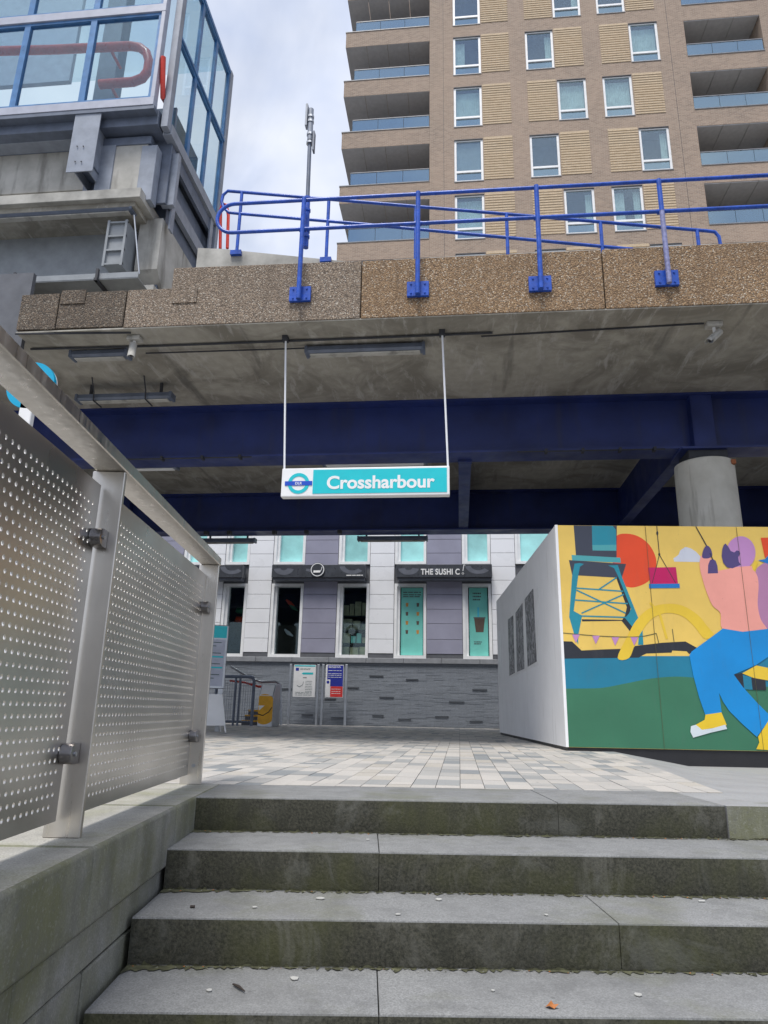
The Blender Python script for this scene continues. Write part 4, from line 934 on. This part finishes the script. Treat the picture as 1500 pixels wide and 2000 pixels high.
def f2(t, a, b, z0, z1, y):
    m_ = (z0*.66+z1*.34); MB().box(a+.05, b-.01, y-.002, y, m_, z1-.015).build('blue_field', m_navy, t); MB().box(a+.16, b-.01, y-.002, y, z0+.015, m_-.004).build('red_field', m_boardred, t)
    MB().box(a+.012, a+.15, y-.004, y-.0022, z0+.015, m_+.2).build('white_strip', m_white, t); annulus(MB(), (a+.08, y-.005, m_+.12), 0, .045, Xv, Zv, (0, -.002, 0), 18).build('symbol', m_navy, t)
    lines(t, a+.08, b-.06, [z1-.06, z1-.09, z1-.18, z1-.27, z1-.32, z1-.38], y-.0025, m_frame, .014); lines(t, a+.2, b-.08, [m_-.09, m_-.16, m_-.22], y-.0025, m_frame, .014)
board(572, 618, 1299, 1361, (567, 621), 'white map board with turquoise header on two grey posts', f1)
board(635, 672, 1299, 1362, (630.5, 676), 'navy and red notice board on two grey posts', f2)
# pedestal with yellow disc
Y = 18.4; a, b = pY(502, 1416, Y), pY(536, 1334, Y)
pd = thing('grey_pedestal', 'grey sloping topped pedestal with a big yellow smile disc', 'bin', V(((a.x+b.x)/2, Y, 0)))
MB().prism([V((a.x, Y, 0)), V((a.x, Y, b.z-.34)), V((a.x, Y+.22, b.z-.02)), V((a.x, Y+.7, b.z-.02)), V((a.x, Y+.7, 0))], (b.x-a.x, 0, 0)).build('cabinet', m_galv, pd, bevel=.01)
MB().prism([V((a.x+.03, Y-.003, b.z-.33)), V((a.x+.03, Y+.19, b.z-.05)), V((b.x-.03, Y+.19, b.z-.05)), V((b.x-.03, Y-.003, b.z-.33))], (0, -.012, .004)).build('sloping_panel', m_white, pd)
cx, cz = (a.x+b.x)/2-.03, .44
pts = [V((max(a.x+.005, min(b.x-.005, cx+.33*math.cos(t_))), Y-.001, max(.04, cz+.38*math.sin(t_)))) for t_ in [2*math.pi*k/28 for k in range(28)]]
MB().prism(pts, (0, -.004, 0)).build('yellow_disc', m_yellow, pd)
MB().tube([(cx-.17, Y-.006, cz-.12), (cx-.03, Y-.006, cz-.16), (cx+.12, Y-.006, cz-.07), (cx+.2, Y-.006, cz+.05)], .012, 6).build('smile', m_black, pd)
MB().prism([V((a.x+.01, Y-.0055, cz+.09)), V((a.x+.17, Y-.0055, cz+.09)), V((a.x+.03, Y-.0055, cz-.03))], (0, -.002, 0)).build('white_wedge', m_white, pd)
# tubular stair railing with red bars
Y = 19.2; q = lambda x, y: pY(x, y, Y)
sr = thing('stair_railing', 'grey tubular stair railing with mesh infill and red bars', 'railing', V((q(475, 1413).x, Y, 0)))
a, b = q(425, 1322), q(497, 1322); g0 = 0
MB().tube([(a.x, Y, g0), (a.x, Y, b.z-.12), (a.x+.1, Y, b.z), (b.x-.1, Y, b.z), (b.x-.03, Y, b.z-.03), (b.x, Y, b.z-.12), (b.x, Y, g0)], .045, 10).build('frame_tube', m_grey, sr, smooth=True)
for f_ in (.5, .62): X = a.x+(b.x-a.x)*f_; MB().tube([(X, Y+.02, 0), (X, Y+.02, b.z-.03)], .03, 8).build('upright', m_grey, sr)
mb = MB()
for k in range(16): X = a.x+(b.x-a.x)*(k+.5)/16; mb.box(X-.004, X+.004, Y+.03, Y+.038, .1, b.z-.1)
for k in range(16): z = .1+(b.z-.2)*k/15; mb.box(a.x, b.x, Y+.039, Y+.046, z-.004, z+.004)
mb.build('mesh_infill', m_grey, sr)
MB().tube([(a.x, Y+.1, .1), (b.x, Y+.1, .1)], .03, 8).build('bottom_rail', m_grey, sr)
MB().tube([q(440, 1328)+V((0, .4, 0)), q(470, 1332)+V((0, .4, 0)), q(500, 1341)+V((0, .4, 0))], .028, 8).build('red_bar', m_red, sr, smooth=True)
MB().tube([q(500, 1340)+V((0, .3, 0)), q(538, 1341)+V((0, .3, 0))], .03, 8).build('red_bar', m_red, sr, smooth=True)
MB().tube([q(440, 1300)+V((0, .5, 0)), q(478, 1322)+V((0, .5, 0)), q(500, 1331)+V((0, .5, 0)), q(530, 1330)+V((0, .5, 0)), q(539, 1336)+V((0, .5, 0)), q(540, 1416)+V((0, .5, 0))], .035, 8).build('steel_handrail', m_galv, sr, smooth=True)
ys_ = thing('yellow_edged_steps', 'short flight of dark steps with yellow nosings behind the tubular railing', 'steps', V((q(470, 1410).x, 20.2, 0)))
for k in range(3):
    x = q(455, 1400).x; MB().box(x, x+1.0-.25*k, 20.0+.3*k, 20.3+.3*k, 0, .14*(k+1)).build('step', m_base, ys_); MB().box(x, x+.95-.25*k, 19.985+.3*k, 19.999+.3*k, .14*(k+1)-.05, .14*(k+1)).build('nosing', m_yellow, ys_)
# totem board and A board near the barrier
Y = 14.0; q = lambda x, y: pY(x, y, Y); a, b = q(398, 1345), q(447, 1222)
tb = thing('totem_board', 'tall slim teal headed timetable totem beside the end of the barrier', 'sign', V((b.x-.2, Y, 0)))
T_ = Frame(-24, (b.x, Y, 0)); MB(T_).box(-.75, 0, -.05, .05, a.z, b.z).build('board', m_galv, tb, bevel=.012)
MB(T_).box(-.72, -.03, -.056, -.051, b.z-.26, b.z-.02).build('header', m_teal, tb); MB(T_).box(-.56, -.05, -.056, -.051, a.z+.05, b.z-.29).build('sheet', m_silver, tb); MB(T_).box(-.72, -.57, -.056, -.051, a.z+.05, b.z-.29).build('blue_strip', m_signblue, tb)
mb = MB(T_)
for k in range(11):
    if k not in (4, 7): mb.box(-.52, -.12-.1*(k % 3), -.059, -.0565, b.z-.36-.07*k, b.z-.345-.07*k)
mb.build('printed_lines', m_print, tb); mb = MB(T_)
for k in (4, 7): mb.box(-.53, -.07, -.059, -.0565, b.z-.37-.07*k, b.z-.34-.07*k)
mb.build('teal_lines', m_teal, tb)
for e_ in (-.68, -.07): MB(T_).box(e_-.045, e_+.045, -.04, .04, -.01, a.z).build('post', m_galv, tb)
Y = 13.6; q = lambda x, y: pY(x, y, Y); a, b = q(410, 1428), q(436, 1356)
ab = thing('a_board', 'small white folding A board on the paving beside the barrier', 'sign', V((b.x-.12, Y, 0)))
A_ = Frame(-30, (b.x-.2, Y, 0)); hz = b.z
for sgn in (-1, 1):
    MB().prism([A_(-.22, sgn*.03, hz), A_(.17, sgn*.03, hz), A_(.24, sgn*.2, .12), A_(-.28, sgn*.2, .12)], A_.n*(.025*sgn)).build('panel', m_white, ab, bevel=.004)
    for e_ in (-.24, .22): MB().tube([A_(e_, sgn*.2, .14), A_(e_*1.12, sgn*.24, -.005)], .016, 6).build('leg', m_white, ab)
MB().prism([A_(-.2, -.06, hz-.08), A_(.02, -.06, hz-.08), A_(.02, -.082, hz-.2), A_(-.2, -.082, hz-.2)], A_.n*-.012).build('teal_print', m_teal, ab)

# ============================================================ painted hoarding
ho = thing('painted_hoarding', 'white sided plywood hoarding with a bright dockside mural on its front', 'hoarding', H_(2, 9.4, -.15))
EC, NF, ZH0, ZH1, NB = 1.965, 9.4, .045, 2.94, 16.3
es = [EC, 3.18, 4.40, 5.62, 6.84, 8.06]
for a, b in zip(es, es[1:]): MB(H_).box(a+(.0 if a == EC else .002), b-.002, NF, NF+.06, ZH0, ZH1).build('hoarding_panel', PM['yellow'], ho)
ns = [NF+.061, 10.62, 11.84, 13.06, 14.28, 15.5, NB]
for a, b in zip(ns, ns[1:]): MB(H_).box(EC-.001, EC+.06, a+.001, b-.001, ZH0, ZH1+.002).build('hoarding_panel', m_hwhite, ho)
MB(H_).box(EC-.006, EC+.03, NF-.006, NF+.03, ZH0+.001, ZH1+.004).build('corner_trim', m_hwhite, ho)
MB(H_).box(EC+.02, 8.06, NF+.02, NF+.10, -.2, ZH0-.002).build('plinth_board', m_black, ho); MB(H_).box(EC+.02, EC+.08, NF+.101, NB, -.03, ZH0-.002).build('plinth_board', m_black, ho)
MB(H_).box(EC+.061, 8.06, NB-.06, NB, ZH0, ZH1).build('rear_panel', m_hwhite, ho)
for k in range(5): MB(H_).box(EC+.06, EC+.13, 10.6+1.22*k, 10.67+1.22*k, -.1, ZH1-.05).build('stud', m_carton, ho)
lay = [0]
def zp(zx, zy):
    return pl(1060+zx*.29333, 1010+zy*.29333, H_.n, NF)
emin = EC-.003
def shape(name, col, pts, smooth_=False, h=1):
    lay[0] += 1; off = H_.n*(-.00016*lay[0]); out = []
    for x, y in pts:
        p = zp(x, y); e = p.dot(H_.e); e2 = max(emin, min(8.05, e)); z = max(ZH0+.002, min(ZH1-.002, p.z)); out.append(H_(e2, NF, z)+off)
    mb = MB(); mb.face([mb.pt(p) for p in out]); return mb.build(name, PM[col], ho)
def crv(pts, n=6, closed=False):      # Catmull-Rom through the points
    o = []; m_ = len(pts)
    for k in range(m_ if closed else m_-1):
        p0, p1, p2, p3 = (pts[(k+d) % m_] if closed else pts[max(0, min(m_-1, k+d))] for d in (-1, 0, 1, 2))
        for j in range(n):
            t = j/n; o.append(tuple(.5*(2*b+(c-a)*t+(2*a-5*b+4*c-d)*t*t+(3*b-a-3*c+d)*t**3) for a, b, c, d in zip(p0, p1, p2, p3)))
    if not closed: o.append(pts[-1])
    return o
def ell(cx, cy, rx, ry, a0=0, a1=360, n=32): return [(cx+rx*math.cos(R(a0+(a1-a0)*k/n)), cy+ry*math.sin(R(a0+(a1-a0)*k/n))) for k in range(n+(0 if a1-a0 == 360 else 1))]
def stroke(name, col, pts, w_):
    L_, R_ = [], []
    for k, (x, y) in enumerate(pts):
        x0, y0 = pts[max(0, k-1)]; x1, y1 = pts[min(len(pts)-1, k+1)]; l = math.hypot(x1-x0, y1-y0); nx, ny = -(y1-y0)/l*w_/2, (x1-x0)/l*w_/2
        L_.append((x+nx, y+ny)); R_.append((x-nx, y-ny))
    return shape(name, col, L_+R_[::-1])
BIG = 3000
shape('painted_water', 'sea', [(100, 938), (660, 925), (BIG, 925), (BIG, 1800), (100, 1800)])
shape('painted_grass', 'green', crv([(100, 1142), (260, 1141), (400, 1136), (560, 1106), (760, 1070), (980, 1066), (1300, 1120), (1600, 1130), (BIG, 1130)])+[(BIG, 1900), (100, 1900)])
shape('painted_sun', 'sun', crv([(492, 125), (560, 110), (640, 130), (710, 185), (750, 260), (756, 320), (740, 380), (700, 430), (640, 460), (580, 468), (520, 440), (470, 340), (470, 200)], 5, True))
shape('painted_cloud', 'cloud', [(875, 296), (870, 275), (890, 262), (905, 250), (915, 222), (950, 198), (985, 208), (1020, 230), (1055, 268), (1058, 299)])
shape('painted_crane_cab', 'slate', [(205, 40), (492, 40), (492, 268), (222, 268)]); shape('painted_crane_window', 'crane', [(326, 40), (465, 40), (487, 85), (490, 187), (330, 187)]); shape('painted_crane_ledge', 'aqua', [(330, 186), (490, 184), (490, 224), (332, 222)])
shape('painted_crane_skirt', 'slate', [(174, 286), (555, 312), (526, 405), (196, 386)]); shape('painted_crane_band', 'aqua', [(192, 252), (516, 270), (520, 304), (196, 288)])
shape('painted_boat', 'black', [(120, 826), (195, 828), (258, 888), (420, 880), (600, 875), (615, 858), (800, 836), (950, 828), (1030, 872), (975, 912), (958, 893), (862, 888), (858, 902), (690, 908), (660, 922), (640, 935), (110, 942)])
shape('painted_crane_brace', 'black', [(488, 400), (508, 400), (585, 600), (582, 630), (560, 660), (602, 740), (590, 772), (525, 690), (262, 694), (260, 680), (530, 684), (548, 655), (560, 600)])
shape('painted_crane_leg', 'crane', [(212, 310), (245, 306), (275, 312), (248, 330), (236, 390), (206, 625), (262, 656), (236, 790), (236, 850), (212, 790), (176, 664), (196, 386)])
shape('painted_crane_leg', 'crane', [(435, 322), (500, 320), (520, 380), (636, 672), (604, 740), (548, 672), (575, 640), (588, 610), (500, 390), (475, 340)])
for pts in (((216, 472), (536, 494)), ((216, 552), (566, 576)), ((225, 486), (552, 640)), ((258, 640), (540, 514)), ((370, 484), (492, 402)), ((258, 658), (560, 668))): stroke('painted_crane_tie', 'crane', pts, 9)
shape('painted_crane_foot', 'crane', [(640, 790), (664, 750), (670, 850), (634, 850)])
shape('painted_hoop', 'hoop', crv([(498, 937), (560, 800), (620, 690), (710, 608), (820, 578), (930, 590), (1030, 650), (1090, 720), (1140, 790), (1075, 808), (1010, 730), (930, 660), (830, 638), (740, 668), (680, 730), (620, 830), (575, 937)], 4, True))
stroke('painted_bunting_line', 'line', crv([(122, 770), (350, 790), (540, 798), (660, 794), (756, 774)]), 5); stroke('painted_mast', 'line', [(756, 774), (772, 838)], 5); stroke('painted_mast', 'line', [(862, 745), (874, 830)], 5); stroke('painted_gull_stroke', 'hoop', [(715, 570), (780, 650), (826, 810)], 16)
for x, y in ((220, 782), (353, 790), (482, 800), (608, 800)): shape('painted_pennant', 'lilac', [(x-24, y), (x+26, y), (x, y+56)])
shape('painted_crate', 'magenta', [(700, 337), (886, 333), (900, 446), (716, 446)]); shape('painted_crate_base', 'bar', [(706, 445), (910, 443), (912, 472), (708, 474)])
stroke('painted_hoist_line', 'black', [(758, 50), (762, 105), (776, 250)], 5); stroke('painted_hoist_line', 'black', [(776, 250), (728, 440)], 4); stroke('painted_hoist_line', 'black', [(776, 250), (884, 440)], 4); shape('painted_hoist_hook', 'black', ell(762, 107, 7, 14, n=12)); shape('painted_hoist_hook', 'black', ell(775, 248, 7, 9, n=10))
shape('painted_second_figure', 'mauve', crv([(1415, 380), (1450, 320), (1520, 300), (1700, 330), (1800, 800), (1480, 760), (1430, 600)], 4, True)); shape('painted_flag', 'sun', [(1450, 138), (1700, 135), (1690, 300), (1478, 270)]); shape('painted_cap', 'bar', [(1432, 288), (1480, 280), (1510, 240), (1640, 250), (1640, 320), (1500, 312)]); stroke('painted_strap', 'hoop', [(1395, 360), (1424, 296)], 24)
stroke('painted_rope', 'black', [(1018, 58), (1092, 195)], 7)
shape('painted_torso', 'skin', crv([(1052, 262), (1090, 250), (1120, 280), (1150, 350), (1200, 352), (1300, 330), (1370, 338), (1420, 375), (1436, 450), (1430, 580), (1450, 680), (1490, 760), (1340, 765), (1196, 745), (1182, 640), (1130, 590), (1090, 500), (1062, 410), (1044, 330)], 4, True))
shape('painted_hair', 'lilac', ell(1318, 238, 97, 110)); shape('painted_neck', 'skin', [(1250, 335), (1390, 325), (1405, 380), (1260, 400)])
shape('painted_face', 'plum', [(1216, 176), (1236, 200), (1250, 226), (1274, 236), (1290, 222), (1308, 226), (1314, 244), (1300, 268), (1305, 300), (1320, 318), (1290, 330), (1262, 342), (1225, 334), (1200, 304), (1190, 260), (1194, 214), (1204, 186)])
shape('painted_hand', 'plum', crv([(1060, 268), (1070, 215), (1092, 190), (1115, 208), (1126, 240), (1124, 262), (1095, 276)], 4, True)); shape('painted_hand', 'plum', [(1098, 376), (1100, 320), (1112, 288), (1130, 278), (1150, 292), (1162, 326), (1166, 374)]); stroke('painted_rope', 'black', [(1112, 240), (1132, 285)], 6)
shape('painted_bench_leg', 'black', [(1272, 1048), (1330, 1036), (1340, 1146)]); shape('painted_bench_side', 'sea', [(1330, 1050), (1390, 1066), (1398, 1150), (1340, 1146)]); shape('painted_bench_leg', 'black', [(1386, 1068), (1480, 1080), (1486, 1152), (1396, 1150)])
shape('painted_banana_bench', 'hoop', [(1326, 1040), (1420, 988), (1520, 1008), (1700, 1000), (1700, 1100), (1500, 1088), (1400, 1070)])
shape('painted_trousers', 'jeans', [(1198, 742), (1330, 764), (1500, 744), (1600, 760), (1560, 900), (1500, 930), (1420, 984), (1270, 1048), (1330, 1130), (1420, 1230), (1520, 1330), (1470, 1400), (1424, 1464), (1330, 1380), (1240, 1290), (1200, 1230), (1172, 1170), (1190, 1300), (1080, 1315), (1040, 1200), (1000, 1050), (975, 920), (990, 895), (1100, 815)])
shape('painted_shoe', 'shoe', [(1082, 1315), (1188, 1300), (1224, 1385), (1130, 1405), (1058, 1416), (1018, 1382), (1076, 1350)]); shape('painted_shoe_sole', 'sole', [(985, 1392), (1018, 1382), (1058, 1416), (1130, 1406), (1214, 1382), (1226, 1410), (1120, 1434), (1000, 1468), (982, 1430)])
shape('painted_shoe', 'shoe', [(1498, 1360), (1560, 1300), (1640, 1400), (1640, 1560), (1420, 1545), (1440, 1500), (1432, 1462)])
for e_ in es[1:3]:
    MB(H_).box(e_-.002, e_+.002, NF-.00016*lay[0]-.004, NF-.00016*lay[0]-.002, ZH0+.01, (ZH1-.01) if e_ in es else 1.0).build('panel_joint', PM['line'], ho)
# photo prints on the white side
q = lambda x, y: pl(x, y, H_.e, EC-.001)
def side_panel(nm, m, c, d, off):
    p = [q(*x) for x in c]; MB().prism([v-H_.e*off for v in p], H_.e*-d).build(nm, m, ho)
side_panel('print_mount', m_white, ((991, 1200), (1052, 1146), (1052, 1298), (994, 1325)), .004, .001)
for c in (((993, 1210), (1003, 1202), (1006, 1314), (996, 1320)), ((1008, 1197), (1021, 1178), (1025, 1306), (1011, 1312)), ((1026, 1170), (1042, 1150), (1049, 1292), (1032, 1302))): side_panel('photo_print', m_photo, c, .006, .006)
side_panel('small_notice', m_frame, ((974, 1234), (979, 1230), (980, 1332), (976, 1336)), .004, .001)

# ============================================================ litter on the steps
def on_step(x, y, z): p = pZ(x, y, z); return V((p.x, p.y, z))
for x, y, z, r in ((625, 1755, -.32, .016), (857, 1757, -.32, .015), (497, 1772, -.32, .010), (777, 1786, -.32, .010), (575, 1911, -.48, .015), (409, 1934, -.48, .010), (1246, 1943, -.48, .014), (963, 1935, -.48, .006), (1067, 1787, -.32, .008), (718, 1640, -.16, .009)):
    p = on_step(x, y, z+.003); n = 9; pts = [p+V((math.cos(6.283*k/n)*r*random.uniform(.8, 1.25), math.sin(6.283*k/n)*r*random.uniform(.8, 1.2), 0)) for k in range(n)]
    tag(MB().prism(pts, (0, 0, .0025)).build('gum_spot', m_gum), {-.16: 'pale gum spot on the first tread below the paving', -.32: 'pale flattened gum spot on the second tread below the paving', -.48: 'pale flattened gum spot on the third tread below the paving'}[z], 'gum', 'gum spots on the stairs')
p = on_step(1077, 1970, -.481)
lf = MB(); pts = [(-.02, 0, .004), (-.008, -.014, .012), (.008, -.012, .004), (.024, -.004, .016), (.012, .008, .006), (.002, .016, .018), (-.012, .01, .006)]
c0 = lf.pt(p+V((0, 0, .012))); ii = [lf.pt(p+V(v)) for v in pts]
for k in range(len(ii)): lf.face([c0, ii[k], ii[(k+1) % len(ii)]])
tag(lf.build('fallen_leaf', m_leaf), 'crumpled orange dry leaf on a granite stair tread', 'leaf')
a, b = on_step(455, 1922, -.473), on_step(478, 1936, -.473); tag(MB().tube([a, (a+b)/2+V((0, 0, .003)), b], [.003, .005, .002], 6).build('twig', m_twig), 'short dark twig lying on a granite stair tread', 'twig')
p = on_step(1370, 1762, -.318); tag(MB().tube([p+V((-.012, 0, .004)), p+V((.014, .002, .004))], .004, 8).build('cigarette_end', m_gum), 'pale pink cigarette end at the back of a stair tread', 'litter')
p = on_step(376, 1773, -.318); tag(MB().tube([p+V((-.01, 0, .004)), p+V((.008, .004, .004))], .005, 6).build('dark_pebble', m_twig), 'tiny dark pebble on the stair tread near the granite wall', 'pebble')
rg = random.Random(4); mb = MB()
for n0, z in ((3.83, -.16), (3.355, -.32), (2.94, -.48)):
    for k in range(150):
        c = E_(rg.uniform(-.84, 3.2), n0-abs(rg.gauss(0, .012))-.006, z+.002); s_ = rg.uniform(.0012, .0038)
        mb.prism([c+V((-s_, -s_, 0)), c+V((s_, -s_*.6, 0)), c+V((s_*.4, s_, 0))], (0, 0, s_*.8), mi=rg.choice((0, 0, 0, 0, 2, 2, 1)))
o_ = mb.build('stair_debris', [g_wall, m_leaf, g_paler], kind='stuff'); o_['label'] = 'fine grit and crumbs gathered along the stair joints'; o_['category'] = 'debris'
